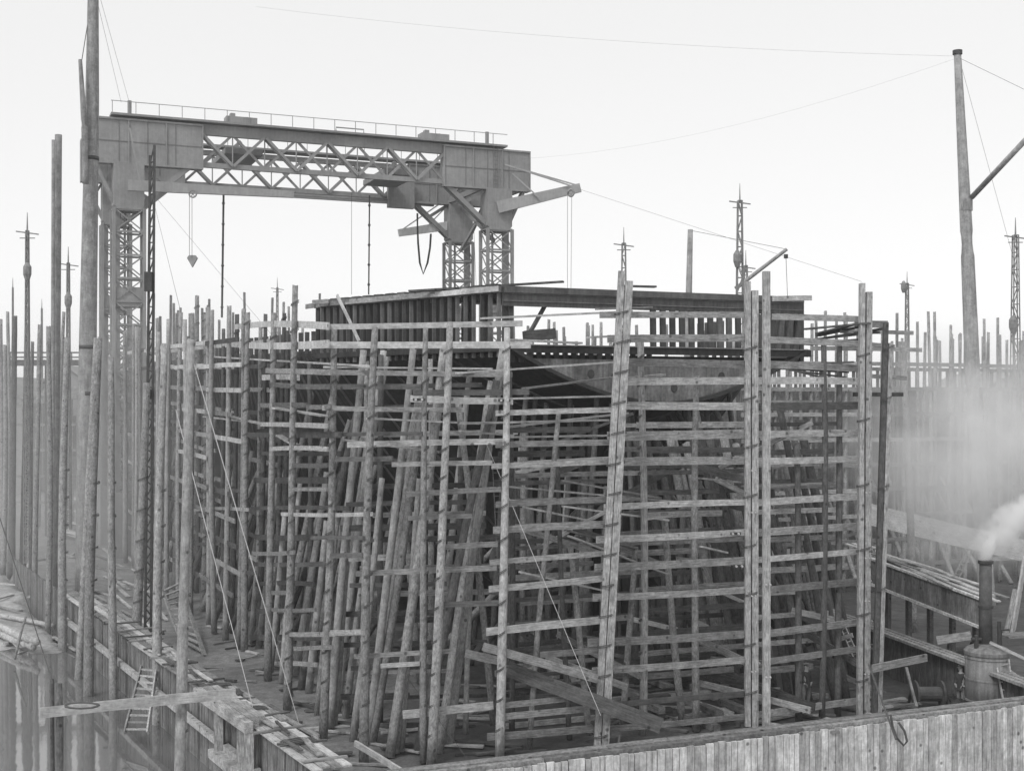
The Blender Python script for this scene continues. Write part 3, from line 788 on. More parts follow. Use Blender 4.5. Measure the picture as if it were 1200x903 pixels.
# ------------------------------------------------------------------ boards
def board(x1, y1, x2, y2, hp, tone, label, group, off=-.3, flat=False, d1=None, d2=None):
    d1 = d1 or DP(x1) + off; d2 = d2 or DP(x2) + off
    a = P(x1, y1, d1); b = P(x2, y2, d2); dm = (d1 + d2) / 2
    mat = {'p': 'plank_pale', 'm': 'plank', 'd': 'plank_dark'}[tone]
    h = hp * dm / F * random.uniform(.78, 1.08)
    if flat: return plank(a, b, .28, .07, label, group, mat, 'loose_plank', flat=True, cat='plank')
    inner = 'inner' in label
    return plank(a, b, h, .075, label, group, mat, 'inner_board' if inner else 'staging_board', cat='inner board' if inner else 'board')
def bay(lst, desc, group, off=-.3, flat=False, **kw):
    for i, (x1, y1, x2, y2, hp, t) in enumerate(sorted(lst, key=lambda q: q[1])):
        board(x1, y1, x2, y2, hp, t, '%s, %s from the top' % (desc, ordw(i + 1)), group, off, flat, **kw)
bay([(380, 383, 612, 379, 8, 'p'), (378, 404, 622, 404, 8, 'p'), (378, 436, 600, 439, 7, 'm'), (396, 453, 494, 453, 6.5, 'd'), (484, 460, 620, 459, 7, 'd'),
     (481, 467, 601, 470, 7.5, 'p'), (378, 478, 545, 480, 7, 'm'), (407, 521, 592, 517, 6.5, 'm'), (393, 509, 495, 508, 5.5, 'd'), (393, 538, 460, 537, 6, 'd'),
     (459, 544, 577, 542, 6.5, 'm'), (476, 579, 587, 573, 7, 'm'), (478, 607, 553, 604, 5.5, 'm'), (513, 641, 583, 637, 6, 'm'), (388, 651, 425, 650, 6, 'd'),
     (417, 672, 582, 665, 6.5, 'm'), (518, 708, 584, 706, 6, 'd'), (388, 741, 424, 740, 6, 'm'), (415, 769, 534, 762, 6, 'm'), (446, 780, 492, 777, 6, 'm'), (472, 837, 578, 826, 9, 'm')],
    'board left of the pale corner pole', 'boards of the centre left bay')
bay([(261, 402, 385, 403, 7.5, 'p'), (275, 383, 385, 382, 7.5, 'p'), (312, 434, 388, 436, 6.5, 'm'), (317, 450, 388, 453, 7, 'd'), (360, 477, 388, 476, 7, 'm'), (306, 497, 384, 499, 6, 'm'),
     (285, 509, 400, 509, 6, 'd'), (317, 526, 384, 526, 6, 'm'), (343, 545, 384, 545, 6, 'd'), (343, 573, 383, 573, 5.5, 'm'), (330, 602, 436, 602, 5.5, 'p'), (365, 630, 426, 630, 5.5, 'd'),
     (224, 598, 291, 597, 4.5, 'm'), (236, 574, 283, 575, 4.5, 'd'), (296, 648, 345, 647, 4.5, 'm'), (319, 694, 336, 694, 5, 'm'), (319, 714, 370, 714, 5.5, 'm'), (335, 743, 426, 741, 6.5, 'm'), (320, 474, 360, 474, 6, 'd'),
     (226, 637, 258, 637, 4, 'd'), (262, 672, 300, 671, 4.5, 'd'), (345, 760, 390, 758, 5, 'm')],
    'board in the port bays below the raised deck', 'boards of the port bays')
bay([(581, 484, 717, 480, 8, 'm'), (581, 521, 717, 518, 8, 'm'), (576, 546, 715, 541, 8, 'm'), (581, 591, 715, 585, 8, 'm'), (578, 621, 713, 614, 8, 'm'),
     (574, 659, 710, 648, 8, 'm'), (573, 690, 710, 677, 8, 'm'), (570, 740, 706, 726, 9, 'm'), (633, 767, 705, 761, 7, 'm'), (591, 826, 665, 818, 8, 'm'), (591, 839, 688, 830, 7, 'm'),
     (571, 863, 695, 853, 8, 'm')],
    'board from pale corner pole to leaning twin post', 'boards of the after bay')
bay([(703, 369, 880, 369, 9, 'm'), (712, 397, 878, 396, 9, 'm'), (725, 424, 878, 427, 9, 'm'), (722, 447, 878, 446, 8, 'm'), (720, 475, 878, 476, 10, 'm'), (712, 511, 878, 508, 10, 'm'), (712, 541, 878, 539, 9, 'm'),
     (708, 594, 878, 588, 9, 'm'), (699, 632, 880, 623, 9, 'm'), (697, 665, 880, 656, 9, 'm'), (695, 700, 884, 690, 9, 'm'), (689, 753, 880, 742, 10, 'm'), (694, 786, 880, 772, 8, 'm'),
     (715, 826, 876, 812, 6, 'd'), (695, 855, 880, 838, 8, 'm')],
    'board from leaning twin post to upright twin post', 'boards of the middle after bay')
bay([(905, 371, 1013, 374, 9, 'm'), (902, 398, 1016, 403, 9, 'm'), (902, 427, 1010, 432, 9, 'm'), (884, 446, 1012, 447, 8, 'p'), (884, 477, 1013, 475, 10, 'd'), (884, 509, 1014, 507, 9, 'm'), (884, 540, 1014, 537, 8.5, 'm'),
     (884, 589, 1014, 581, 8, 'm'), (884, 624, 1012, 616, 8, 'm'), (884, 656, 1016, 645, 8, 'm'), (884, 693, 1020, 680, 8, 'm'), (884, 744, 1020, 727, 8.5, 'm'), (884, 777, 1026, 757, 8.5, 'm'), (884, 838, 1032, 818, 8, 'm')],
    'board from single pale post to right-hand twin post', 'boards of the right after bay')
# boards that carry on past the right-hand twin post
bay([(1002, 380, 1040, 380, 8, 'm'), (985, 388, 1070, 390, 5, 'm'), (950, 408, 1080, 410, 5, 'm'), (1010, 440, 1062, 443, 5, 'm'), (1010, 402, 1048, 406, 6, 'm'), (1000, 462, 1058, 462, 5, 'd')],
    'board end beyond the right-hand twin post', 'board ends right of the staging', .8)
# second row of boards behind
def rear_bay(x0, x1, y0, y1, n, desc, group, off, slope, tones='mmd', seed=1):
    rnd = random.Random(seed); L = []
    for k in range(n):
        y = y0 + (y1 - y0) * k / (n - 1) + rnd.uniform(-4, 4); a = x0 + rnd.uniform(-12, 12); b = x1 + rnd.uniform(-25, 12)
        if rnd.random() < .35: b = a + (b - a) * rnd.uniform(.5, .8)
        sl = slope(y); L.append((a, y, b, y + sl * (b - a), rnd.uniform(5, 7.5), rnd.choice(tones)))
    bay(L, desc, group, off)
sf = lambda y: -.00027 * (y - 475)
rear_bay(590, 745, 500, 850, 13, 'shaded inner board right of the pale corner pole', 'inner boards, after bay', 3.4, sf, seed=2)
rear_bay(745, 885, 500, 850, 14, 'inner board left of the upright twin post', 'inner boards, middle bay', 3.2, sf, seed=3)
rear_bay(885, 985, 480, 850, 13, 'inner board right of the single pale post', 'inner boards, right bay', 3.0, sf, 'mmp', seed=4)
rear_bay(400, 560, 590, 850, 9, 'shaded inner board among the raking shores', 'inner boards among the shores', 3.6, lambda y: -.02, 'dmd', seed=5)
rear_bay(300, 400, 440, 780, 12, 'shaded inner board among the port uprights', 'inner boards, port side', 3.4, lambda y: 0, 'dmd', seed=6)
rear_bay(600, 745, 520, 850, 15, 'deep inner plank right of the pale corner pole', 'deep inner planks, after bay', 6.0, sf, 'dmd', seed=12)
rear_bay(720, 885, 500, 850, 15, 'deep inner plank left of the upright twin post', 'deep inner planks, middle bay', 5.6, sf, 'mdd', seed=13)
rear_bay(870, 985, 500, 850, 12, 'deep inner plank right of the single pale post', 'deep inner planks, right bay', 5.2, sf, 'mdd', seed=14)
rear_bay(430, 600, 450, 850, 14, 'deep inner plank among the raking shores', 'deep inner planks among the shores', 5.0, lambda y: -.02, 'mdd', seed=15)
rnd = random.Random(31)
braces = sorted((rnd.uniform(600, 960), rnd.uniform(520, 820)) for _ in range(34))
for i, (x, y) in enumerate(braces):
    d = DP(x) + rnd.uniform(1.5, 7); L = rnd.uniform(30, 110); sg = rnd.choice((1, 1, 1, -1)); dy = rnd.uniform(.1, .55) * L * sg
    plank(P(x, y, d), P(x + L, y + dy, d + rnd.uniform(-1.5, 1.5)), rnd.uniform(.1, .26), .07, 'loose slanting brace inside the after staging, %s from the left' % ordw(i + 1), 'slanting braces inside the staging', rnd.choice(['plank', 'plank_dark', 'plank', 'plank_pale']), 'slanting_brace', 'brace')
# ledgers that follow the port side away to the gantry
cnt = 0
for off in (1.2, 3.3):
    for z in [2.6 + 1.3 * k for k in range(11)]:
        s = 14 + random.uniform(0, 3); q_ = 0
        while s < 80:
            L = random.uniform(6, 9); cnt += 1; q_ += 1
            if random.random() < .78 or z > 13:
                zz = z + (s * .018 if z > 9 else 0)
                a = per(s, -1) - C_ * off; b = per(s + L, -1) - C_ * off; a.z = b.z = zz; b.z += .1
                plank(a, b, .24, .07, 'ledger along the port staging, number %d counting forward and upward' % cnt if False else 'port hull ledger, %s length from the stern, %s level up%s' %
                      (ordw(q_), ordw(int((z - 2.6) / 1.3 + 1.01)), ', inner row' if off < 2 else ', outer row'), 'ledgers along the port hull',
                      'plank_pale' if z > 14 and random.random() < .6 else random.choice(['plank', 'plank_dark', 'plank']), 'ledger_board', 'ledger')
            s += L
# loose thin planks lying on the ledgers
loose = [(250, 418, 434, 429), (380, 430, 577, 432), (535, 437, 724, 424), (614, 455, 722, 442), (723, 444, 777, 439), (540, 496, 712, 492), (596, 467, 720, 464), (596, 500, 735, 484),
         (540, 505, 600, 510), (596, 512, 720, 510), (620, 541, 716, 536), (730, 538, 752, 536), (596, 570, 797, 588), (660, 563, 772, 583), (614, 594, 702, 612), (660, 593, 782, 609),
         (667, 622, 745, 642), (667, 628, 780, 672), (610, 670, 745, 700), (755, 608, 785, 604), (400, 515, 520, 530), (430, 490, 560, 496), (240, 480, 310, 497), (240, 488, 300, 495), (322, 478, 380, 487), (327, 510, 352, 524),
         (600, 398, 680, 402), (565, 373, 735, 365), (700, 362, 762, 360), (690, 395, 752, 393), (900, 570, 962, 566), (590, 585, 640, 590), (820, 560, 880, 566), (780, 475, 985, 472), (905, 470, 985, 470), (820, 640, 850, 647)]
for i, (x1, y1, x2, y2) in enumerate(sorted(loose)):
    o1 = random.uniform(.3, 1.0); d1 = DP(x1) + o1; d2 = DP(x2) + o1 + random.uniform(.2, 1.6)
    board(x1, y1, x2, y2, 5, random.choice('pmp'), 'thin loose plank resting across the boards, %s counting from the left' % ordw(i + 1), 'loose planks on the staging', flat=True, d1=d1, d2=d2)
# sloping heavier planks low in the stern staging
for i, (x1, y1, x2, y2, h, d1, d2, t) in enumerate([(566, 757, 700, 795, .3, 45.5, 46.2, 'plank'), (595, 783, 775, 850, .55, 46.5, 45.5, 'plank_dark'), (640, 770, 735, 805, .25, 49, 47.5, 'plank'),
        (545, 765, 590, 775, .3, 47, 47, 'plank'), (812, 746, 884, 780, .28, 52, 50.5, 'plank'), (942, 740, 1005, 777, .28, 54, 51.7, 'plank_dark'), (830, 790, 955, 828, .3, 53, 50.2, 'plank_dark'), (820, 800, 950, 832, .25, 52.6, 49.8, 'plank'),
        (835, 783, 940, 823, .3, 53.6, 51, 'plank_dark'), (416, 870, 470, 903, .2, 43.5, 42, 'plank_pale'), (800, 543, 873, 562, .3, 53, 51, 'plank_dark'), (800, 820, 860, 838, .28, 51, 50, 'plank')]):
    plank(P(x1, y1, d1), P(x2, y2, d2), h, .09, 'sloping plank low in the staging, %s' % ordw(i + 1) if False else
          ['pale plank slanting down right from the corner pole to the twin post', 'broad dark plank slanting down past the foot of the leaning twin post', 'thinner plank slanting under the broad dark one',
           'short plank stub left of the corner pole at knee height', 'plank slanting down to the foot of the upright twin post', 'dark plank slanting down to the right-hand twin post',
           'uppermost of the planks slanting down to the standing workman', 'nearest of the planks slanting down to the standing workman', 'third of the planks slanting down to the standing workman',
           'short pale plank propped on the mud at the bottom of the picture', 'dark timber slanting left of the upright twin post high up', 'plank lying low left of the upright twin post'][i], 'slanting planks in the staging', t, 'slanting_plank', 'plank')
# platform of loose planks heaped at the right-hand corner near the top
for i in range(7):
    x1 = 945 + random.uniform(-5, 20); y1 = 380 + i * 3.4 + random.uniform(-3, 3)
    plank(P(x1, y1 + 5, 53.5 + i * .25), P(x1 + 55 + random.uniform(0, 25), y1 - 12 + random.uniform(0, 12), 51 + i * .3), .28, .07, 'dark plank in the heap on the top right staging, %s from the top' % ordw(i + 1), 'heaped planks on the top right staging', 'plank_dark', 'loose_plank', 'plank', True)
for i in range(5):
    plank(P(902 + 8 * i, 429 + 1.5 * i, 53 + i * .3), P(1000 - 3 * i, 424 + 6 * i, 51.5 + i * .4), .28, .07, 'dark plank on the second platform below the top right heap, %s down' % ordw(i + 1), 'planks on the second right platform', 'plank_dark', 'loose_plank', 'plank', True)
# clamps of white-painted blocks on the twin posts
for i, (x, y) in enumerate(sorted(((491, 468), (591, 469), (880, 692), (1017, 680), (1019, 645), (1022, 757), (1018, 727), (1021, 820), (886, 776), (862, 625), (866, 663)))):
    m = MB(); d = DP(x) - .5; c = P(x, y, d)
    root = empty('clamp', c, 'small bright iron clamp on a board, %s from the left' % ordw(i + 1), 'clamp', 'clamps on the boards')
    for k in (-1, 1):
        mm = MB(); mm.tube([c + V((k * .11, .15, 0)), c + V((k * .11, -.1, 0))], .045, 6); mm.build('bolt', M['bolt'], root)
    mm = MB(); mm.box(c + V((0, .06, 0)), V((.22, 0, 0)), V((0, .015, 0)), V((0, 0, .05))); mm.build('strap', M['iron'], root)

# ------------------------------------------------------------------ left water poles and masts
g = 'uprights standing in and beside the water'
lw = [(2, 658, 0, 374, 7, 'stump-thick dark upright at the very left edge'), (10, 662, 9, 365, 5, 'thin upright second from the left edge'), (13, 674, 17, 370, 8, 'blunt upright third from the left edge'),
      (26, 692, 32, 381, 7.5, 'upright rising beside the slim lamp standard at left'), (40, 714, 47, 380, 6.5, 'slim upright with its foot on the pale foreshore'),
      (56, 744, 57, 382, 7, 'upright whose dark foot ends on the foreshore above the waterline'), (73, 762, 79, 395, 9.5, 'stout upright entering the water right of the tall left mast'),
      (66, 700, 75, 365, 5, 'thin upright just left of the stout one'), (91, 795, 113, 396, 8, 'leaning upright crossing the foot of the biggest mast'), (104, 815, 116, 396, 11, 'stout upright in the water right of the biggest mast'),
      (133, 818, 130, 418, 9.5, 'knotty upright in the water by the board wall'),
      (157, 795, 172, 448, 11, 'upright against the board wall left of the water ladder'), (184, 848, 193, 402, 10.5, 'upright passing in front of the water ladder'),
      (4, 672, 6, 404, 6, 'short dark upright between the two leftmost poles'), (36, 690, 38, 400, 5, 'faint upright behind the foreshore')]
for bx, by, tx, ty, wp, lb in lw:
    d = GD(by, WATER - (0 if by > 700 else -.6)); a = P(bx, by, d); a.z = min(a.z, -1.6 if by > 755 else a.z - .3); b = P(tx, ty, d); r = wp * d / F / 2
    pole(a, b, r * 1.1, r * .75, lb, g, 'pole' if bx > 30 or bx < 12 else 'pole_dark', lash=[3 + 1.5 * k for k in range(6)] if wp > 8 else None)
# the knobbly barked pole in front of the walkway
d = 41.5; pole(P(210, 1010, d), P(224, 397, d), .2, .13, 'knobbly peeled pole in front of the walkway', g, 'shore_pale', lash=[4.2, 8.6])
pole(P(69, 990, 40), P(69, 800, 40), .12, .11, 'short dark pile under the left end of the coiled-rope plank', g, 'pole_dark')
pole(P(61, 990, 40.4), P(61, 795, 40.4), .07, .06, 'thin iron-dark stake beside the short pile', g, 'pole_dark')
plank(P(47, 835, 39.6), P(276, 812, 41.6), .32, .09, 'long plank reaching out over the water with rope coiled on it', None, 'plank_pale', flat=False)
# coil of rope
m = MB(); c = P(97, 826, 39.5)
m.tube([c + V((.55 * math.cos(t * .5) * (1 - t * .004), -.1 + .08 * math.sin(t * .5), .07 * math.sin(t * .5) + .02)) for t in range(38)], .03, 5)
m.build('rope_coil', M['rope'], origin=c, smooth=True); tag(bpy.data.objects['rope_coil'], 'coil of rope lying on the plank over the water', 'rope')
# masts
def mast(name, pts, label, mat, n=16, seam=False):
    m = MB(); rs = [p[3] for p in pts]; ps = [P(*p[:3]) for p in pts]
    # resample
    q = []; rr = []
    for (a, ra), (b, rb) in zip(zip(ps, rs), zip(ps[1:], rs[1:])):
        for k in range(8): q.append(a.lerp(b, k / 8)); rr.append(ra + (rb - ra) * k / 8)
    q.append(ps[-1]); rr.append(rs[-1])
    m.tube(q, rr, n); o = m.build(name, M[mat], origin=q[0], smooth=True); return tag(o, label, 'mast')
D1 = 84
mast('derrick_mast', [(99, 700, D1, .62), (103, 400, D1, .56), (108, 120, D1, .44), (110, -90, D1, .28)], 'biggest tapering wooden mast, rising out of the top of the picture at left', 'mast_dark')
for y in (409, 463, 188):
    o = bpy.data.objects['derrick_mast']; mm = MB(); c = P(103 if y > 300 else 107, y, D1); r = .57 if y > 300 else .5
    mm.tube([c, c + V((0, 0, .25))], r, 16); mm.build('mast_band', M['iron'], o, smooth=True)
mast('topmast_spar', [(100, 215, D1 - .9, .2), (99, 150, D1 - .8, .2), (94, 70, D1 - .8, .12)], 'shorter spar lashed against the biggest mast', 'mast_dark')
mast('derrick_mast', [(62, 735, 78, .27), (66, 400, 78, .25), (68.5, 158, 78, .21)], 'tall thick mast left of the biggest one, flat topped', 'mast_dark')
mast('topmast_spar', [(61, 735, 77.4, .12), (62, 400, 77.4, .12), (62.5, 164, 77.4, .1)], 'slim spar standing hard against the tall left mast', 'mast_dark')
D2 = 80
o = mast('derrick_mast', [(1158, 720, D2, .5), (1141, 470, D2, .48), (1134, 300, D2, .40), (1122, 62, D2, .22)], 'tall tapering mast rising out of the steam at right', 'mast')
mm = MB(); c = P(1122, 62, D2); mm.tube([c - UP * .1, c + UP * .15], .3, 12); mm.build('mast_band', M['iron'], o)
mm = MB(); c = P(1132, 247, D2); mm.tube([c, c + UP * .7], .4, 14); mm.build('boom_collar', M['mast_dark'], o)
mm = MB(); mm.tube([P(1139, 231, D2 - .3), P(1215, 150, D2 - 6)], .17, 10); mm.build('boom', M['mast'], o, smooth=True)
o = mast('derrick_mast', [(806, 620, 100, .3), (806, 400, 100, .29), (809, 269, 100, .2)], 'plain mast behind the after deck', 'mast')
mast('derrick_boom', [(862, 338, 98, .16), (922, 292, 96, .13)], 'slanting boom rising behind the after deck with a hook block', 'mast')
m = MB(); m.tube([P(809, 270, 100), P(922, 292, 96)], .018, 5); m.build('boom_stay', M['rope'], o)
m = MB(); c = P(921, 298, 96); m.tube([c, c - UP * .3], .16, 8); o2 = m.build('hook_block', M['iron'], origin=c); tag(o2, 'small hook block under the tip of the slanting boom', 'pulley block')
m = MB(); m.tube([P(921, 300, 96), P(923, 350, 96)], .02, 4); o2 = m.build('fall_rope', M['rope'], origin=P(921, 300, 96)); tag(o2, 'thin rope hanging from the slanting boom tip', 'rope')

# lattice lamp standards
def lattice(px, ytop, ybot, d, w, label, arm=True, lamp=None, wide=1.0):
    b = P(px, ybot, d); t = P(px, ytop, d); Ht = t.z - b.z
    root = empty('lamp_standard', b, label, 'lamp standard', 'lattice standards about the yard')
    m = MB(); k = w / 2
    for sx in (-1, 1):
        for sy in (-1, 1): m.beam(b + V((sx * k, sy * k, 0)), t + V((sx * k * .4, sy * k * .4, -1.2)), .07, .07)
    n = int(Ht / (w * 1.6))
    for i in range(n):
        f0, f1 = i / n, (i + 1) / n; r0 = k * (1 - .6 * f0); r1 = k * (1 - .6 * f1); z0 = (Ht - 1.2) * f0; z1 = (Ht - 1.2) * f1; s_ = 1 if i % 2 else -1
        for sy in (-1, 1):
            m.beam(b + V((s_ * r0, sy * r0, z0)), b + V((-s_ * r1, sy * r1, z1)), .05, .05)
            m.beam(b + V((-r1, sy * r1, z1)), b + V((r1, sy * r1, z1)), .05, .05)
    m.build('lattice_shaft', M['standard'], root)
    m = MB(); m.beam(t - UP * 1.3, t, .1, .1, w2=.03, h2=.03); m.build('finial', M['standard'], root)
    if arm:
        m = MB(); m.beam(t + V((-.75 * wide, 0, -1.25)), t + V((.75 * wide, 0, -1.45)), .08, .08); m.beam(t + V((-.5 * wide, 0, -1.7)), t + V((.5 * wide, 0, -1.7)), .06, .06); m.build('cross_arm', M['standard'], root)
    if lamp:
        m = MB(); c = P(lamp[0], lamp[1], d - .3); m.tube([c - UP * .6, c - UP * .2, c + UP * .3, c + UP * .6], [.15, .28, .28, .1], 8); m.build('arc_lamp', M['standard'], root)
    return root
lattice(867, 215, 560, 90, .7, 'tallest lattice lamp standard, rising behind the upright twin post', lamp=(864, 303))
lattice(874, 293, 560, 100, .5, 'slim lattice standard close right of the tallest one')
lattice(731, 266, 560, 95, .6, 'lattice standard seen over the head of the leaning twin post')
lattice(1063, 318, 560, 130, .6, 'thin far lamp standard between the staging and the right mast', lamp=(1059, 336))
lattice(1190, 255, 640, 88, .75, 'lattice lamp standard near the right edge of the picture', lamp=(1187, 380))
lattice(32, 249, 660, 85, .36, 'slim lamp standard near the left edge with a hanging lamp', lamp=(32, 318))
lattice(80, 289, 620, 95, .35, 'thin standard between the two left masts', lamp=(80, 352))
lattice(325, 325, 560, 150, .4, 'faint far standard above the port staging')
lattice(49, 350, 560, 160, .3, 'faintest far standard at left, beyond the overhead gangway', arm=False)
lattice(15, 325, 560, 150, .25, 'faint far standard nearest the left edge', arm=False)
# dark twin lattice mast in front of the gantry's left leg
root = empty('lattice_mast', P(172, 740, 66), 'dark slender lattice mast in front of the gantry left leg', 'mast')
m = MB(); bL, bR = P(170, 740, 66), P(177, 740, 66); tL, tR = P(176, 182, 66), P(181, 170, 66)
m.beam(bL, tL, .1, .12); m.beam(bR, tR, .1, .12)
for i in range(60):
    f0, f1 = i / 60, (i + 1) / 60
    m.beam(bL.lerp(tL, f0) if i % 2 else bR.lerp(tR, f0), bR.lerp(tR, f1) if i % 2 else bL.lerp(tL, f1), .05, .06)
m.build('lattice_shaft', M['iron'], root)
m = MB(); m.box(P(174, 330, 65.8), V((.18, 0, 0)), V((0, .15, 0)), V((0, 0, .5))); m.build('junction_box', M['iron'], root)
m = MB(); m.box(P(174, 462, 65.8), V((.12, 0, 0)), V((0, .1, 0)), V((0, 0, .25))); m.build('junction_box', M['iron'], root)

# ------------------------------------------------------------------ gantry
G0 = V((-31.5, 105, 0))
def G(t, s, z): q = G0 + C_ * t + A_ * s; return V((q.x, q.y, z))
gr = empty('gantry_crane', G0, 'great steel travelling gantry with plated corners spanning the slip', 'gantry')
SPAN = 32.6; FS = 10.0
def part(m, name, mat='gantry'): return m.build(name, M[mat], gr)
for s in (0, FS):
    # trusses
    m = MB(); zt, zb = 35.2, 32.5
    m.beam(G(5.5, s, zt + .25), G(28, s, zt + .25), .4, .9 if s == 0 else .45); m.beam(G(5.5, s, zb), G(28, s, zb), .35, .42)
    n = 8; x0, x1 = 5.8, 27.6
    for i in range(n):
        a, b = x0 + (x1 - x0) * i / n, x0 + (x1 - x0) * (i + 1) / n
        for o_ in (-.3, .3):
            m.beam(G(a, s + o_, zt if i % 2 == 0 else zb), G(b, s + o_, zb if i % 2 == 0 else zt), .12, .24)
        m.beam(G(a, s, zb if i % 2 == 0 else zt), G(b, s, zt if i % 2 == 0 else zb), .1, .22)
        m.beam(G(b, s, zb), G(b, s, zt), .09, .1)
    part(m, 'girder_truss')
    # plated corner boxes
    for (ta, tb) in ((-3.0, 6.0), (27.3, 35.8)):
        m = MB(); c = G((ta + tb) / 2, s, 33.9); m.box(c, C_ * ((tb - ta) / 2), A_ * .45, UP * 1.85); part(m, 'corner_plating')
        m = MB()
        for t_ in (ta + .05, (ta * 2 + tb) / 3, (ta + tb * 2) / 3, tb - .05): m.beam(G(t_, s - .5, 32.1), G(t_, s - .5, 35.7), .14, .1, C_)
        for z_ in (32.1, 35.7): m.beam(G(ta, s - .52, z_), G(tb, s - .52, z_), .12, .16)
        for k in range(1, 4):
            t_ = ta + (tb - ta) * k / 4; m.beam(G(t_, s - .47, 32.2), G(t_, s - .47, 35.6), .05, .05, C_, -.3)
        m.beam(G(ta, s - .47, 33.9), G(tb, s - .47, 33.9), .05, .07, UP, -.3)
        part(m, 'stiffeners')
        m = MB(); lx = tb - 1.0 if ta < 0 else ta + 5.0
        for q in (-.2, .2): m.beam(G(lx + q, s - .62, 28), G(lx + q, s - .62, 36), .05, .05, C_, -.4)
        for k in range(22): m.beam(G(lx - .2, s - .62, 28.2 + .36 * k), G(lx + .2, s - .62, 28.2 + .36 * k), .04, .04, UP, -.4)
        if ta > 0: part(m, 'access_ladder')
    # leg heads
    for tl in (0, SPAN):
        m = MB(); m.box(G(tl, s, 30.4), C_ * 1.2, A_ * .9, UP * 1.7); m.prism([G(tl - 1.2, s - .9, 28.7), G(tl + 1.2, s - .9, 28.7), G(tl + .8, s - .9, 28.2), G(tl - .8, s - .9, 28.2)], A_ * 1.8); part(m, 'leg_head')
        m = MB()
        inn = 1 if tl == 0 else -1
        m.beam(G(tl + inn * 1.1, s - .3, 28.9), G(tl + inn * 4.9, s - .3, 32.2), .16, .42); m.beam(G(tl + inn * 1.1, s + .3, 28.9), G(tl + inn * 4.9, s + .3, 32.2), .16, .42)
        m.beam(G(tl + inn * 1.2, s, 32.0), G(tl + inn * 3.2, s, 30.7), .14, .3)
        m.beam(G(tl - inn * 1.1, s - .3, 28.9), G(tl - inn * 2.7, s - .3, 32.2), .14, .26); m.beam(G(tl - inn * 1.1, s + .3, 28.9), G(tl - inn * 2.7, s + .3, 32.2), .14, .26)
        m.beam(G(tl - inn * 1.2, s, 32), G(tl - inn * 2.0, s, 30.6), .12, .2)
        part(m, 'knee_brace')
        # lattice legs
        m = MB(); w_ = 1.2; d_ = .9; zt_ = 28.4; nb = 15
        for sx in (-1, 1):
            for sy in (-1, 1): m.beam(G(tl + sx * w_, s + sy * d_, 0), G(tl + sx * w_, s + sy * d_, zt_), .26, .26, C_)
        m.beam(G(tl - .9 * inn, s, 0), G(tl - .9 * inn, s, zt_), .5, .5, C_)
        m.beam(G(tl - .2, s + .5, 0), G(tl - .2, s + .5, zt_), .16, .16, C_)
        for i in range(nb):
            z0, z1 = zt_ * i / nb, zt_ * (i + 1) / nb
            for sy in (-1, 1):
                m.beam(G(tl - w_, s + sy * d_, z0), G(tl + w_, s + sy * d_, z1), .07, .1); m.beam(G(tl + w_, s + sy * d_, z0), G(tl - w_, s + sy * d_, z1), .07, .1)
                m.beam(G(tl - w_, s + sy * d_, z1), G(tl + w_, s + sy * d_, z1), .1, .16)
            for sx in (-1, 1):
                m.beam(G(tl + sx * w_, s - d_, z0), G(tl + sx * w_, s + d_, z1), .07, .1); m.beam(G(tl + sx * w_, s - d_, z1), G(tl + sx * w_, s + d_, z1), .08, .12)
        part(m, 'leg')
        m = MB(); m.box(G(tl, s, 2.6), C_ * 1.4, A_ * 1.1, UP * 2.7); part(m, 'leg_base')
        m = MB(); m.box(G(tl, s, 21.2), C_ * 1.15, A_ * .8, UP * .8, .1); part(m, 'leg_cabin')
    # top walkway and rail
    m = MB(); m.box(G(16, s, 36.05), C_ * 17.4, A_ * .8, UP * .09, -.1); part(m, 'walkway')
    m = MB(); t_ = -1.3
    while t_ < 33.5:
        m.beam(G(t_, s - .7, 36.1), G(t_, s - .7, 37.1), .05, .05, C_); t_ += 1.85
    m.beam(G(-1.4, s - .7, 37.1), G(33.4, s - .7, 37.1), .05, .05); part(m, 'handrail')
# cross members between the two frames
for t_ in (-2.5, 1.0, 31.5, 35.2):
    m = MB(); m.beam(G(t_, 0, 35.4), G(t_, FS, 35.4), .3, .6, UP); m.beam(G(t_, 0, 32.4), G(t_, FS, 32.4), .3, .5, UP)
    m.beam(G(t_, 0, 32.4), G(t_, FS, 35.4), .14, .3, UP); m.beam(G(t_, 0, 35.4), G(t_, FS, 32.4), .14, .3, UP); part(m, 'cross_frame')
for tl in (0, SPAN):
    m = MB(); m.beam(G(tl, .5, 27.5), G(tl, FS - .5, 32), .2, .3); m.beam(G(tl, FS - .5, 27.5), G(tl, .5, 32), .2, .3); part(m, 'portal_brace')
# winches and fittings on top
for t_ in (9.2, 26.5):
    m = MB(); m.box(G(t_, 0, 36.4), C_ * 1.3, A_ * .6, UP * .28); part(m, 'winch_house')
    m = MB(); m.box(G(t_ - .7, 0, 36.85), C_ * .2, A_ * .3, UP * .15); m.beam(G(t_, 0, 36.7), G(t_ + .6, 0, 36.75), .3, .1); part(m, 'winch_gear')
for t_ in (.1, 31.6):
    m = MB(); m.tube([G(t_, -.2, 36), G(t_, -.2, 37.3)], .17, 8); part(m, 'bollard_post')
m = MB(); m.tube([G(17.5, 0, 36.2), G(17.5, 0, 36.6), G(20, 0, 36.6), G(20, 0, 36.2)], .06, 5); part(m, 'pipe_hoop')
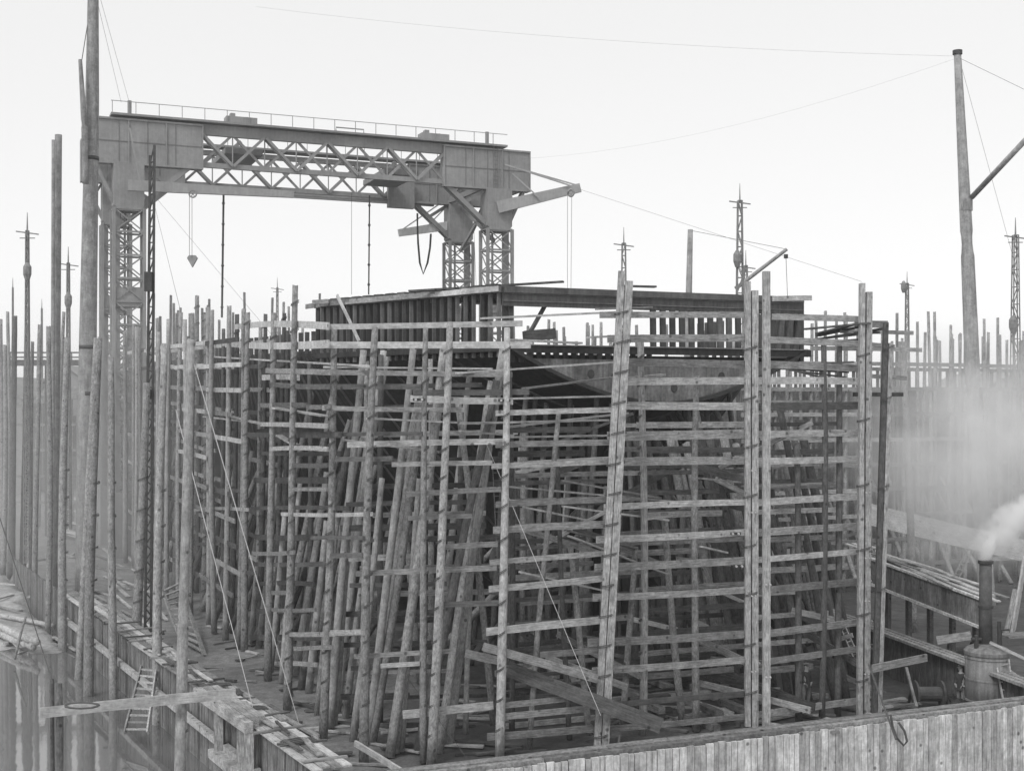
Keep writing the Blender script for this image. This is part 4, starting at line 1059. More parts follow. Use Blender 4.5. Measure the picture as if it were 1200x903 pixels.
# travelling crabs hung between trusses
for t_, z_ in ((9.8, 34.2), (24.0, 33.4)):
    m = MB(); m.box(G(t_, FS * .5, z_), C_ * 1.6, A_ * 3.5, UP * .25); m.beam(G(t_ - 1, FS * .4, z_ + .2), G(t_ + .2, FS * .4, z_ + 1.3), .2, .3); m.beam(G(t_ + 1.2, FS * .4, z_ + .2), G(t_ - .1, FS * .4, z_ + 1.3), .2, .25); part(m, 'travelling_crab')
m = MB(); m.box(G(26.3, FS * .9, 32.7), C_ * 1.3, A_ * .3, UP * 1.4); part(m, 'far_plating')
m = MB(); m.beam(G(3, FS, 31.95), G(30, FS, 31.95), .3, .25); m.beam(G(3, FS - .9, 32.0), G(30, FS - .9, 32.0), .2, .2); part(m, 'lower_chord')
# jibs
def jib(a, b, w0, w1, ties, mat='gantry', tone=0.2):
    m = MB(); m.beam(a, b, .35, w0, UP, tone, h2=w1); o = m.build('jib', M[mat], gr)
    m = MB()
    for p, q in ties: m.beam(p, q, .1, .12, UP, tone)
    m.build('jib_tie', M[mat], gr)
D_ = 116.5
jib(P(583, 243, D_), P(680, 220, D_ + 1), 1.1, .8, [(P(592, 193, D_ + .3), P(676, 217, D_ + 1)), (P(592, 193, D_ - .5), P(670, 218, D_ + .5)), (P(600, 203, D_), P(632, 232, D_))])
m = MB(); c = P(669, 226, D_); m.tube([c + V((.25 * math.cos(a), 0, .3 * math.sin(a))) for a in [2 * math.pi * i / 12 for i in range(12)]], .12, 6, closed=True); part(m, 'jib_sheave')
jib(P(150, 217, 103), P(344, 228, 107), .9, .55, [(P(152, 150, 103.2), P(164, 214, 103.5))], tone=.1)
jib(P(543, 262, 127), P(467, 273, 125), .9, .7, [(P(540, 222, 127), P(470, 270, 125)), (P(535, 230, 126.6), P(500, 266, 126))], tone=1.6)
m = MB(); c = P(226, 227, 103.5)
m.tube([c + V((.3 * math.cos(a), 0, .3 * math.sin(a))) for a in [2 * math.pi * i / 14 for i in range(14)]], .07, 5, closed=True)
for i in range(3):
    a = math.pi * i / 3; m.beam(c - V((.3 * math.cos(a), 0, .3 * math.sin(a))), c + V((.3 * math.cos(a), 0, .3 * math.sin(a))), .06, .06)
m.build('jib_sheave', M['gantry'], gr)
# things hanging from it
def hang(name, pts, r, label, cat='chain', mat='iron', beads=0):
    m = MB(); ps = [P(*p) for p in pts]; m.tube(ps, r, 5)
    o = m.build(name, M[mat], origin=ps[0]); tag(o, label, cat)
    for i in range(beads):
        c = ps[0].lerp(ps[-1], (i + .5) / beads); mm = MB(); mm.tube([c - UP * .2, c, c + UP * .2], [.04, .14, .04], 6); mm.build('shackle', M['iron'], o)
    return o
hang('hoist_chain', [(262, 226, 106), (260, 372, 106)], .09, 'long dark hoist chain hanging left of the gantry middle', beads=6)
hang('hoist_chain', [(433, 229, 118), (432, 345, 118)], .07, 'long thin hoist chain hanging right of the gantry middle', beads=5)
hang('chain_sling', [(489, 250, 122), (490, 285, 122), (492, 308, 122), (496, 321, 122), (501, 308, 122), (504, 290, 122), (505, 274, 122)], .1, 'slack sling of chain hanging in a narrow loop from the gantry')
m = MB(); c = P(225, 305, 104); m.prism([c + V((-.42, 0, .2)), c + V((-.25, 0, .42)), c + V((.25, 0, .42)), c + V((.42, 0, .2)), c + V((0, 0, -.55))], V((0, .3, 0)))
o = m.build('hoist_block', M['gantry'], origin=c); tag(o, 'small wedge-shaped hoist block hanging in the open sky under the gantry', 'pulley block')
for i, (x0, y0, x1, y1, d) in enumerate([(222, 222, 222, 300, 104.3), (225, 228, 225, 303, 104), (412, 226, 412, 345, 118), (550, 264, 552, 335, 127), (555, 262, 558, 335, 126), (665, 228, 665, 345, 117), (670, 227, 669, 345, 117)]):
    hang('hoist_rope', [(x0, y0, d), (x1, y1, d)], .02, 'thin hanging wire under the gantry, %s from the left' % ordw(i + 1), 'wire', 'rope')

# ------------------------------------------------------------------ wires and ropes
def wire(pts, r, label, mat='rope', sag=0, name='guy_wire', n=14):
    a, b = P(*pts[0]), P(*pts[1]); m = MB()
    m.tube([a.lerp(b, i / n) - UP * sag * 4 * (i / n) * (1 - i / n) for i in range(n + 1)], r, 4)
    return tag(m.build(name, M[mat], origin=a), label, 'wire' if 'wire' in name else 'rope')
wire([(225, 418, 46), (351, 850, 45)], .018, 'taut pale rope running down to the mud, right one of two', 'rope_pale', name='guy_rope')
wire([(206, 480, 46), (296, 828, 44)], .018, 'taut pale rope running down to the walkway, left one of two', 'rope_pale', name='guy_rope')
wire([(570, 520, 46.5), (704, 838, 43.4)], .011, 'thin pale rope slanting across the bay left of the leaning twin post', 'rope_pale', name='guy_rope')
wire([(-4, 595, 46), (62, 800, 40.2)], .018, 'dark rope slanting down to the short pile at left', 'rope', name='guy_rope')
wire([(400, 690, 50), (560, 905, 44), ], .01, 'thin dark line low among the shores', 'rope', name='guy_rope')
wire([(1122, 66, 80), (300, 8, 95)], .005, 'long thin wire sagging across the sky from the right mast head', sag=.6)
wire([(1122, 68, 80), (612, 186, 117)], .004, 'long wire from the right mast head to the gantry end', sag=1.2)
wire([(1124, 68, 80), (1215, 112, 70)], .012, 'guy running off to the right edge from the right mast head')
wire([(1124, 68, 80), (1195, 330, 85)], .011, 'guy slanting down right from the right mast head')
wire([(115, 6, 84), (142, 120, 104)], .011, 'wire from the biggest mast head down to the gantry end')
wire([(118, 0, 84), (152, 122, 104)], .011, 'second wire beside the one from the biggest mast head')
wire([(104, 20, 84), (96, 70, 83)], .03, 'short stay from the biggest mast to the spar beside it')
wire([(183, 232, 104), (325, 400, 100)], .011, 'wire slanting down right from the gantry left knee')
wire([(181, 240, 104), (212, 366, 66)], .011, 'steeper wire slanting from the gantry left knee')
wire([(680, 222, 117), (1010, 330, 100)], .011, 'faint wire slanting right from the gantry jib tip')

# ------------------------------------------------------------------ rope and fender hanging over the front wall
o = wire([(1018, 778, 46), (1050, 866, 42.6)], .035, 'thick rope slung from the right-hand twin post over the board wall', 'rope', name='mooring_rope')
m = MB(); pts = [P(1044, 838, 43.4), P(1046, 850, 42.9), P(1051, 864, 42.7), P(1059, 873, 42.7), P(1063, 868, 42.7), P(1060, 856, 42.8), P(1053, 846, 43)]
m.tube(pts, .04, 6); tag(m.build('hanging_chain', M['iron'], origin=pts[0]), 'dark chain loop hanging on the face of the pale board wall', 'chain')
m = MB(); m.box(P(976, 855, 42.9), V((.16, 0, 0)), V((0, .3, 0)), V((0, 0, .04))); tag(m.build('bracket', M['plank'], origin=P(976, 855, 42.9)), 'small wooden bracket poking out of the pale board wall top', 'bracket')
m = MB(); m.tube([P(726, 862, 43.2), P(724, 880, 41.3)], .04, 6); tag(m.build('rope_end', M['rope'], origin=P(726, 862, 43.2)), 'short rope end over the wall at the foot of the leaning twin post', 'rope')

# ------------------------------------------------------------------ ladders
def ladder(a0, a1, b0, b1, n, label, r=.035, mat='plank'):
    """rails a0-a1 and b0-b1 (bottom to top)"""
    root = empty('ladder', (a0 + b0) / 2, label, 'ladder')
    for p, q in ((a0, a1), (b0, b1)):
        m = MB(); m.beam(p, q, r * 1.4, r * 3, V((0, -1, 0))); m.build('rail', M[mat], root)
    for i in range(n):
        t = (i + .5) / n; m = MB(); m.beam(a0.lerp(a1, t), b0.lerp(b1, t), r * 2.6, r * 1.1); m.build('rung', M[mat], root)
    return root
ladder(P(146, 858, 50.5), P(166, 780, 54.5), P(173, 858, 50), P(184, 782, 54), 10, 'wooden ladder going down into the water against the board wall', .05)
ladder(P(213, 752, 67.3), P(190, 690, 75), P(240, 768, 63.7), P(209, 680, 78), 11, 'broad ladder of planks sloping from the walkway to the slip floor', .07, 'deckplank')
ladder(P(592, 850, 46.6), P(577, 540, 46.6), P(600, 850, 46.6), P(584, 540, 46.6), 34, 'long thin vertical ladder behind the pale corner pole', .022, 'plank_dark')
ladder(P(1176, 822, 50), P(1167, 776, 50.8), P(1187, 822, 50), P(1182, 772, 50.8), 5, 'short ladder leaning on the boiler', .035)
ladder(P(1000, 770, 55), P(985, 735, 57), P(1006, 768, 55), P(990, 733, 57), 7, 'small ladder in the gap left of the right-hand twin post', .03)
ladder(P(1115, 680, 78), P(1140, 630, 80), P(1121, 682, 78), P(1146, 632, 80), 9, 'far ladder standing in the steam behind the gangway', .04)

# ------------------------------------------------------------------ raised gangway at right
root = empty('boarded_gangway', P(1100, 740, 60), 'raised gangway with a boarded side, sloping down right behind the boiler', 'gangway')
m = MB(); a = P(1020, 655, 63); b = P(1150, 703, 56.5); dd = (b - a); n = 24
for i in range(n):
    p = a.lerp(b, i / n); q = a.lerp(b, (i + .96) / n); h = 1.15
    m.add([p, q, q - UP * h, p - UP * h, p + V((.1, .06, 0)), q + V((.1, .06, 0)), q - UP * h + V((.1, .06, 0)), p - UP * h + V((.1, .06, 0))],
          [(0, 1, 2, 3), (7, 6, 5, 4), (0, 4, 5, 1), (1, 5, 6, 2), (2, 6, 7, 3), (3, 7, 4, 0)], random.uniform(-.3, .2))
m.build('side_boarding', M['wall_mid'], root)
m = MB(); m.beam(a + UP * .05, b + UP * .05, .2, .1, UP, .5); m.beam(a - UP * 1.2, b - UP * 1.2, .2, .12, UP, .6); m.build('edge_timber', M['deckplank'], root)
m = MB(); off = V((.9, .9, 0)); m.prism([a, b, b + off * 1.4, a + off * 1.4], UP * -.08); m.build('gangway_deck', M['deckplank'], root)
for i in range(5):
    p = a.lerp(b, (i + .3) / 5) + off * .9; m = MB(); m.beam(V((p.x, p.y, -.2)), p - UP * .1, .22, .22, C_); m.build('trestle_leg', M['plank_dark'], root)
for i in range(22):
    t = random.uniform(-.35, .95); p = a.lerp(b, t) + off * random.uniform(.2, 1.2) + UP * (.08 + .05 * (i % 5)); q = p + dd.normalized() * random.uniform(1.5, 3.5) + off * random.uniform(-.4, .4)
    plank(p, q, .24, .06, 'pale loose plank strewn along the raised gangway', 'planks strewn on the raised gangway', random.choice(['plank_pale', 'plank_pale', 'plank']), 'loose_plank', 'plank', True)
# board across at the right
plank(P(1022, 783, 50), P(1086, 770, 51), .3, .08, 'short board crossing right of the right-hand twin post low down', None, 'plank')
plank(P(1098, 750, 55), P(1138, 744, 54.5), .35, .1, 'board joining the dark wall to the boiler', None, 'plank')
plank(P(1175, 745, 54), P(1215, 742, 54.5), .8, .1, 'table-like board staging right of the boiler', None, 'plank', flat=True)
plank(P(1062, 782, 53), P(1074, 828, 51.5), .12, .1, 'thin stake leaning in the yard before the dark wall', None, 'plank')
plank(P(1180, 785, 52), P(1215, 812, 50), .3, .08, 'plank sloping down right of the leaning ladder', None, 'plank_pale', flat=True)
plank(P(1160, 752, 51), P(1215, 778, 50), .1, .08, 'thin rail sloping down across the boiler', None, 'plank')
plank(P(1186, 745, 56), P(1202, 650, 57), .3, .1, 'pale plank standing steeply by the right edge', None, 'plank_pale')
plank(P(1178, 745, 57), P(1190, 690, 57), .2, .1, 'darker plank standing steeply left of the pale one', None, 'plank')

# ------------------------------------------------------------------ boiler with chimney
dBo = 51.5; c = P(1157, 835, dBo); c.z = 0
bo = empty('steam_boiler', c, 'upright iron boiler with a tall chimney puffing steam', 'boiler')
def lathe(name, c, prof, mat, n=28, parent=None):
    m = MB(); m.tube([c + UP * z for z, _ in prof], [r for _, r in prof], n); return m.build(name, M[mat], parent, smooth=False)
o = lathe('boiler_shell', c, [(0, .86), (2.55, .86)], 'boiler', 32, bo); o.data.polygons.foreach_set('use_smooth', [len(p.vertices) == 4 for p in o.data.polygons])
o = lathe('boiler_crown', c, [(2.55, .9), (2.68, .9), (2.8, .78), (2.92, .5), (3.0, .2)], 'boiler', 32, bo)
for z in (.7, 1.55, 2.4):
    m = MB(); m.tube([c + UP * z, c + UP * (z + .07)], .885, 32, tone=.35); m.build('shell_band', M['boiler'], bo)
ct = P(1155, 657, dBo); cb = V((ct.x, c.y, 2.95))
m = MB(); m.tube([cb, cb + UP * 1.6, V((cb.x, cb.y, ct.z))], [.27, .25, .24], 20); o = m.build('chimney', M['soot'], bo, smooth=True)
m = MB(); m.tube([V((cb.x, cb.y, ct.z - .1)), V((cb.x, cb.y, ct.z + .02))], .3, 20); m.build('chimney_rim', M['iron'], bo)
m = MB(); m.tube([V((cb.x, cb.y, 4.4)), V((cb.x, cb.y, 4.5))], .3, 20); m.build('chimney_band', M['iron'], bo)
m = MB(); m.tube([c + V((-.55, -.3, 2.7)), c + V((-.55, -.3, 3.35))], .09, 8); m.tube([c + V((-.75, -.3, 3.2)), c + V((-.35, -.3, 3.2))], .06, 8); m.build('safety_valve', M['iron'], bo)
m = MB(); m.tube([c + V((.4, -.2, 2.8)), c + V((.4, -.2, 3.9))], .08, 8); m.tube([c + V((.55, 0, 2.8)), c + V((.55, 0, 3.5)), c + V((.9, .1, 3.5))], .05, 6); m.build('steam_pipe', M['iron'], bo)
m = MB(); m.box(c + V((-.2, -.86, .6)), V((.24, 0, 0)), V((0, .05, 0)), V((0, 0, .2))); m.build('fire_door', M['iron'], bo)
# winch in the yard
def winch(c, label):
    root = empty('winch', c, label, 'winch')
    m = MB(); m.tube([c + V((-.5, 0, .55)), c + V((.5, 0, .55))], .3, 14); m.build('drum', M['soot'], root)
    for s_ in (-1, 1):
        m = MB(); m.tube([c + V((s_ * .5, 0, .55)), c + V((s_ * .58, 0, .55))], .55, 18); m.build('flange', M['soot'], root)
        m = MB(); m.beam(c + V((s_ * .7, -.5, 0)), c + V((s_ * .7, 0, .7)), .1, .12); m.beam(c + V((s_ * .7, .5, 0)), c + V((s_ * .7, 0, .7)), .1, .12); m.build('side_frame', M['iron'], root)
c2 = P(1088, 822, 53.2); c2.z = 0; winch(c2, 'dark iron winch standing on the yard floor before the dark wall')
c2 = P(1128, 735, 62); c2.z = .0; winch(c2, 'shadowed winch under the raised gangway beside the boiler')
def rock(c, r, seed, mat, label, name='coal_lump', cat='lump', group=None):
    rnd = random.Random(seed); m = MB(); n = 7; rings = []
    m.tube([c + UP * (-r * .3), c + UP * r * .1, c + UP * r * .5, c + UP * r * .75], [r * .8, r, r * .8, r * .3], n)
    m.v = [v + V((rnd.uniform(-1, 1), rnd.uniform(-1, 1), rnd.uniform(-1, 1))) * r * .22 for v in m.v]
    return tag(m.build(name, M[mat], origin=c), label, cat, group)
for i in range(26):
    p = P(random.uniform(1100, 1142), random.uniform(812, 838), 0.01); x = random.uniform(1095, 1140); d = random.uniform(50, 54)
    c3 = P(x, 800, d); c3.z = random.uniform(0, .25); rock(c3, random.uniform(.12, .3), i, 'coal', 'dark coal lump in the heap left of the boiler', 'coal_lump', 'coal lump', 'coal heaped left of the boiler')
for i in range(16):
    x = random.uniform(1040, 1066); d = random.uniform(50.5, 53); a = P(x, 800, d); a.z = .06 + .06 * (i % 6); a.x -= .9; ang = random.uniform(-.4, .5)
    b = a + V((math.cos(ang), math.sin(ang), .05)) * random.uniform(1.1, 1.9)
    plank(a, b, .2, .08, 'short offcut in the pile at the foot of the right-hand twin post', 'offcut pile by the right-hand twin post', random.choice(['plank', 'plank_pale', 'plank']), 'offcut', 'offcut', True)

# ------------------------------------------------------------------ timber lying about
def litter(n, f, label, group, seed, lens=(1.2, 3.5), mats=('plank', 'plank_pale', 'plank_dark'), dirn=None, spread=.8, w_=(.12, .26)):
    rnd = random.Random(seed)
    for i, p in enumerate(sorted([f(rnd) for _ in range(n)], key=lambda q: q.y)):
        L = rnd.uniform(*lens); ang = rnd.uniform(-spread, spread)
        d = dirn.copy() if dirn else V((1, 0, 0)); d.rotate(Matrix.Rotation(ang, 3, 'Z'))
        z = gz(p.x, p.y)[0]; a = V((p.x, p.y, z + .07 + p.z)); b = a + d * L; b.z = max(gz(b.x, b.y)[0] + .06, a.z - .1) + rnd.uniform(0, .08)
        plank(a, b, rnd.uniform(*w_), .07, '%s, %s from the near side' % (label, ordw(i + 1)) if n < 60 else label, group, rnd.choice(mats), 'loose_plank', 'plank', True)
litter(34, lambda r: (lambda x, y: P(x, y, GD(y)))(r.uniform(330, 560), r.uniform(800, 900)) * 1.0 - V((0, 0, 0)), 'scrap of timber littering the mud under the shores', 'timber scraps under the shores', 1)
for o in [x for x in WM if x.name.startswith('loose_plank') and x.parent is None and x.get('group') == 'timber scraps under the shores']: pass
litter(30, lambda r: (lambda x, y: V((P(x, y, GD(y)).x, GD(y), 0)))(r.uniform(560, 1000), r.uniform(800, 850)), 'timber scrap on the floor under the ship counter', 'timber scraps under the counter', 2)
litter(16, lambda r: (lambda x, y: V((P(x, y, GD(y)).x, GD(y), 0)))(r.uniform(225, 330), r.uniform(700, 800)), 'stick on the bare mud by the port uprights', 'sticks on the bare mud', 3, (.8, 2), ('plank_dark', 'plank'), w_=(.06, .14))
litter(26, lambda r: (lambda x, y: V((P(x, y, GD(y)).x, GD(y), 0)))(r.uniform(240, 420), r.uniform(690, 850)), 'splintered offcut trodden into the mud of the port strip', 'offcuts in the port mud', 13, (.5, 1.6), ('plank', 'plank_pale', 'plank_dark'), w_=(.08, .2), spread=1.5)
litter(40, lambda r: (lambda x, y: V((P(x, y, GD(y, .2)).x, GD(y, .2), 0)))(r.uniform(128, 200), r.uniform(622, 740)), 'long timber stacked beyond the walkway below the gantry leg', 'timbers stacked beyond the walkway', 4, (4, 8), ('plank', 'plank_pale', 'plank'), WLD, .12, (.18, .3))
litter(26, lambda r: (lambda x, y: V((P(x, y, GD(y, -.3)).x, GD(y, -.3), 0)))(r.uniform(-20, 100), r.uniform(640, 742)), 'drift timber on the pale foreshore at left', 'drift timber on the foreshore', 5, (1.5, 5), ('plank_pale', 'plank', 'plank'), V((.6, -.8, 0)), .9, (.12, .3))
litter(14, lambda r: (lambda x, y: V((P(x, y, GD(y, 0)).x, GD(y, 0), r.uniform(0, 1.2))))(r.uniform(55, 85), r.uniform(575, 640)), 'pale baulk stacked far beyond the left uprights', 'baulks stacked beyond the left uprights', 6, (5, 9), ('plank_pale',), V((.55, -.8, 0)), .15, (.3, .45))
for i in range(6):
    a = P(-10 + 4 * i, 700 + 6 * (i % 3), 74 - i * .3); a.z = -.45 + .32 * (i % 2) ; b = a + V((3.2, -4.2, 0)); b.z = a.z
    pole(a, b, .2, .18, 'log lying on the foreshore at the left edge, %s from the top' % ordw(i + 1), 'logs on the left foreshore', 'pole_pale', 'log', 'log')
a = P(-5, 714, 78); a.z = -.3; b = P(64, 722, 75); b.z = -.45; pole(a, b, .16, .13, 'long log lying along the foreshore above the waterline', None, 'pole_pale', 'log', 'log')
pole(P(17, 772, 66), P(30, 722, 67), .07, .06, 'thin stake leaning in the shallow water at left', None, 'pole', 'mooring_stake', 'stake')
# props by the walkway near the foot
for i, (x1, y1, x2, y2) in enumerate([(283, 812, 372, 862), (368, 862, 392, 900), (318, 880, 337, 842), (315, 826, 352, 846)]):
    a = P(x1, y1, GD(y1, .3)); b = P(x2, y2, GD(y2, .15)) if i != 2 else P(x2, y2, GD(y1, .3)); plank(a, b, .2, .1, 'timber lying or propped right of the walkway, %s from the top left' % ordw(i + 1), 'timbers right of the walkway', 'plank', 'loose_plank', 'plank', True)

# ------------------------------------------------------------------ workman
def skin_mesh(name, joints, edges, radii, mat, parent, Mw, sub=1):
    me = bpy.data.meshes.new(name); me.from_pydata(joints, edges, []); me.materials.append(mat)
    o = link(name, me, Mw, parent); md = o.modifiers.new('skin', 'SKIN'); md.use_smooth_shade = True
    if not me.skin_vertices: me.skin_vertices.new()
    for i, r in enumerate(radii):
        sv = me.skin_vertices[0].data[i]; sv.radius = (r, r) if not isinstance(r, tuple) else r; sv.use_root = (i == 0)
    s_ = o.modifiers.new('sub', 'SUBSURF'); s_.levels = sub; s_.render_levels = sub + 1
    return o
def person(c, rz, label, dark=True, bend=0.0):
    Mw = Matrix.Translation(c) @ Matrix.Rotation(rz, 4, 'Z')
    root = link('person', None, Mw); tag(root, label, 'person')
    J = [(0, 0, .95), (0, .01, 1.15), (0, .02, 1.38), (0, 0, 1.48), (0, -.01, 1.56), (0, -.01, 1.66), (0, -.005, 1.73),
         (.19, .01, 1.41), (.25, .03, 1.14), (.22, -.1, .92), (-.19, .01, 1.41), (-.25, .02, 1.14), (-.2, -.12, .93),
         (.1, 0, .88), (.12, -.02, .5), (.12, .03, .08), (.12, -.12, .04), (-.1, 0, .88), (-.13, .02, .5), (-.13, .08, .08), (-.14, -.07, .04)]
    E = [(0, 1), (1, 2), (2, 3), (3, 4), (4, 5), (5, 6), (2, 7), (7, 8), (8, 9), (2, 10), (10, 11), (11, 12), (0, 13), (13, 14), (14, 15), (15, 16), (0, 17), (17, 18), (18, 19), (19, 20)]
    Rr = [.13, .14, .14, .055, .085, .1, .07, .06, .045, .035, .06, .045, .035, .08, .06, .045, .04, .08, .06, .045, .04]
    skin_mesh('body', J, E, Rr, M['skin'], root, Mw)
    JJ = [J[i] for i in (0, 1, 2, 7, 8, 9, 10, 11, 12)] + [(0, 0, .80)]; JJ[5] = (.225, -.07, .97); JJ[8] = (-.205, -.09, .98)
    skin_mesh('jacket', JJ, [(0, 1), (1, 2), (2, 3), (3, 4), (4, 5), (2, 6), (6, 7), (7, 8), (0, 9)], [.17, .17, .16, .085, .065, .055, .085, .065, .055, .17], M['cloth_dark'], root, Mw)
    skin_mesh('trousers', [J[i] for i in (0, 13, 14)] + [(.12, .02, .12)] + [J[i] for i in (17, 18)] + [(-.13, .07, .12)], [(0, 1), (1, 2), (2, 3), (0, 4), (4, 5), (5, 6)], [.15, .1, .085, .07, .1, .085, .07], M['cloth_mid'], root, Mw)
    for q in ((J[15], J[16]), (J[19], J[20])):
        m = MB(); p0 = V(q[0]); m.tube([p0 + V((0, .05, 0)), p0 + V((0, -.06, -.02)), V(q[1]) + V((0, -.06, 0))], [.055, .06, .045], 8)
        me = mkmesh('boot', m.v, m.f, M['cloth_dark'], True); link('boot', me, Mw, root)
    m = MB(); m.tube([V((0, 0, 1.70)), V((0, 0, 1.74)), V((0, .01, 1.79)), V((0, .01, 1.81))], [.115, .13, .12, .05], 14); m.box(V((0, -.12, 1.70)), V((.07, 0, 0)), V((0, .05, 0)), V((0, 0, .008)))
    link('flat_cap', mkmesh('flat_cap', m.v, m.f, M['cloth_mid'], True), Mw, root)
    m = MB(); m.box(V((0, -.115, 1.63)), V((.012, 0, 0)), V((0, .018, 0)), V((0, 0, .025))); link('nose', mkmesh('nose', m.v, m.f, M['skin'], True), Mw, root)
    return root
pc = P(945, 825, 53.3); pc.z = .02
person(pc, .6, 'workman in a dark jacket and flat cap standing among the boards at right')
pc = P(1126, 815, 53); pc.z = 0
person(pc, -1.0, 'blurred dark figure stooping beside the boiler')

# ------------------------------------------------------------------ far staging and sheds
def far_staging(p0, d, length, h, step, label, group, mats=('pole',), rows=6, seed=1, over=(1.5, 4), depth=2.2):
    rnd = random.Random(seed); n = V((-d.y, d.x, 0)); k = 0; s = 0
    while s < length:
        for r_ in (0, 1):
            k += 1; a = p0 + d * (s + rnd.uniform(-.4, .4) + r_ * step * .5) + n * (r_ * depth); b = a + V((rnd.uniform(-.25, .25), 0, h + rnd.uniform(*over)))
            pole(a, b, .16, .1, '%s, %s from its near end' % (label, ordw(k)), group, rnd.choice(mats), n=6)
        s += step
    for j in range(rows):
        z = h * (j + 1) / rows
        for r_ in (0,):
            a = p0 + d * (-.5) + n * (r_ * depth - .2); b = p0 + d * length + n * (r_ * depth - .2); a.z = b.z = z
            L = 9.0; q = 0; i = 0
            while q < length:
                i += 1; aa = a + d * q; bb = a + d * min(length, q + L); plank(aa, bb, .26, .08, '%s level ledger, %s length of %s' % (ordw(j + 1), ordw(i), label.split(' in ')[-1]), group + ' ledgers', 'plank', 'ledger_board', 'ledger'); q += L
p0 = P(1030, 415, 86) - C_ * 10.5; p0.z = 0
far_staging(p0, C_, 46, 15.2, 1.25, 'hazy pole in the staging beyond the right mast', 'poles of the right-hand far staging', rows=9, seed=3)
# the neighbouring hull behind that staging: plated side, hazy
root = empty('neighbour_hull', p0 + A_ * 3.5, 'hazy side of a second hull behind the right-hand staging', 'ship')
m = MB(); q0 = p0 + A_ * 4.5
for i in range(25):
    a = q0 + C_ * i * 2.1; b = q0 + C_ * (i + .97) * 2.1
    m.prism([V((a.x, a.y, 2.5)), V((b.x, b.y, 2.5)), V((b.x, b.y, 13.6)), V((a.x, a.y, 13.6))], A_ * 5, random.uniform(-.2, .2))
m.build('shell_plating', M['transom'], root)
m = MB()
for i in range(74):
    a = q0 + C_ * i * .7; m.beam(V((a.x, a.y, 13.5)), V((a.x, a.y, 14.9)), .12, .2, C_)
m.build('bulwark_frames', M['transom'], root)
m = MB(); a = q0; b = q0 + C_ * 52; m.beam(V((a.x, a.y, 15)), V((b.x, b.y, 15)), .3, .25); m.build('gunwale', M['transom'], root)
# far raking shores before it
for i in range(26):
    a = p0 + C_ * (i * 1.7 - 1) - A_ * random.uniform(.5, 2.5); b = a + A_ * 5 + C_ * random.uniform(-.5, 1) + UP * random.uniform(6, 9)
    pole(a, b, .17, .13, 'hazy raking shore in the right-hand far staging, %s from the left' % ordw(i + 1), 'shores of the right-hand far staging', 'pole', 'raking_shore', 'shore', n=6)
# boarded ramps in the steam
a = P(1010, 600, 74); b = P(1200, 645, 72)
plank(a, b, 1.2, .15, 'pale boarded ramp side in the steam behind the gangway', None, 'plank_pale', 'ramp_side', 'ramp')
# tips of poles seen under the after deck and over the port staging (beyond the hull)
k = 0
for (xa, xb, n, ya, yb, d) in ((600, 735, 16, 372, 402, 105), (150, 375, 26, 340, 380, 112), (1035, 1200, 14, 385, 402, 100)):
    xsr = sorted(random.uniform(xa, xb) for _ in range(n))
    for i, x in enumerate(xsr):
        k += 1; dd_ = d + random.uniform(-6, 10); y = random.uniform(ya, yb); b = P(x, y, dd_); a = V((b.x, b.y, 0))
        where = {600: 'seen through the open after deck', 150: 'above the port staging', 1035: 'over the right-hand staging'}[xa]
        pole(a, b, .17, .11, 'far slender pole tip %s, %s from the left' % (where, ordw(i + 1)), 'far pole tips ' + where, 'pole', n=6)
# overhead gangway at far left
root = empty('overhead_gangway', P(40, 620, 120), 'overhead timber gangway crossing behind the left uprights', 'gangway')
m = MB(); m.beam(P(-60, 425, 120), P(100, 425, 121), 1.0, .55); m.build('gangway_deck', M['pole_dark'], root)
m = MB()
for y in (413, 418.5): m.beam(P(-60, y, 119.5), P(100, y, 120.5), .1, .14)
for x in range(-60, 100, 18): m.beam(P(x, 425, 119.5), P(x, 412, 119.5), .1, .1, C_)
m.build('handrail', M['pole_dark'], root)
for x in (-40, 10, 55, 95):
    m = MB(); q = P(x, 425, 120.5); m.beam(V((q.x, q.y, 0)), q, .4, .4, C_); m.build('support_post', M['pole_dark'], root)
# far sheds
def shed(px0, px1, ytop, d, rise, label, deep=30):
    a = P(px0, ytop, d); b = P(px1, ytop, d); root = empty('shed', V((a.x, a.y, 0)), label, 'shed', 'far yard sheds')
    m = MB(); w_ = b.x - a.x; m.prism([V((a.x, a.y, 0)), V((b.x, b.y, 0)), V((b.x, b.y, a.z)), V((a.x + w_ / 2, a.y, a.z + rise)), V((a.x, a.y, a.z))], V((0, deep, 0))); m.build('wall', M['brick'], root)
    m = MB(); e = .4
    for s_ in (0, 1):
        p = V((a.x - e, a.y - .5, a.z)) if not s_ else V((b.x + e, b.y - .5, b.z)); q = V((a.x + w_ / 2, a.y - .5, a.z + rise + .15))
        m.prism([p, q, q + V((0, deep + 1, 0)), p + V((0, deep + 1, 0))], UP * .15)
    m.build('roof', M['roof'], root)
    for i in range(4):
        x = a.x + w_ * (i + .7) / 4.6; mm = MB(); mm.box(V((x, a.y - .06, a.z * .55)), V((w_ * .05, 0, 0)), V((0, .06, 0)), V((0, 0, a.z * .22))); mm.build('window', M['iron'], root)
shed(-70, 30, 468, 175, 3, 'long low hazy shed at the left edge behind the uprights')
shed(34, 120, 462, 190, 4, 'hazy gabled shed between the left masts')
shed(1130, 1260, 466, 200, 4, 'faint far shed behind the right mast')
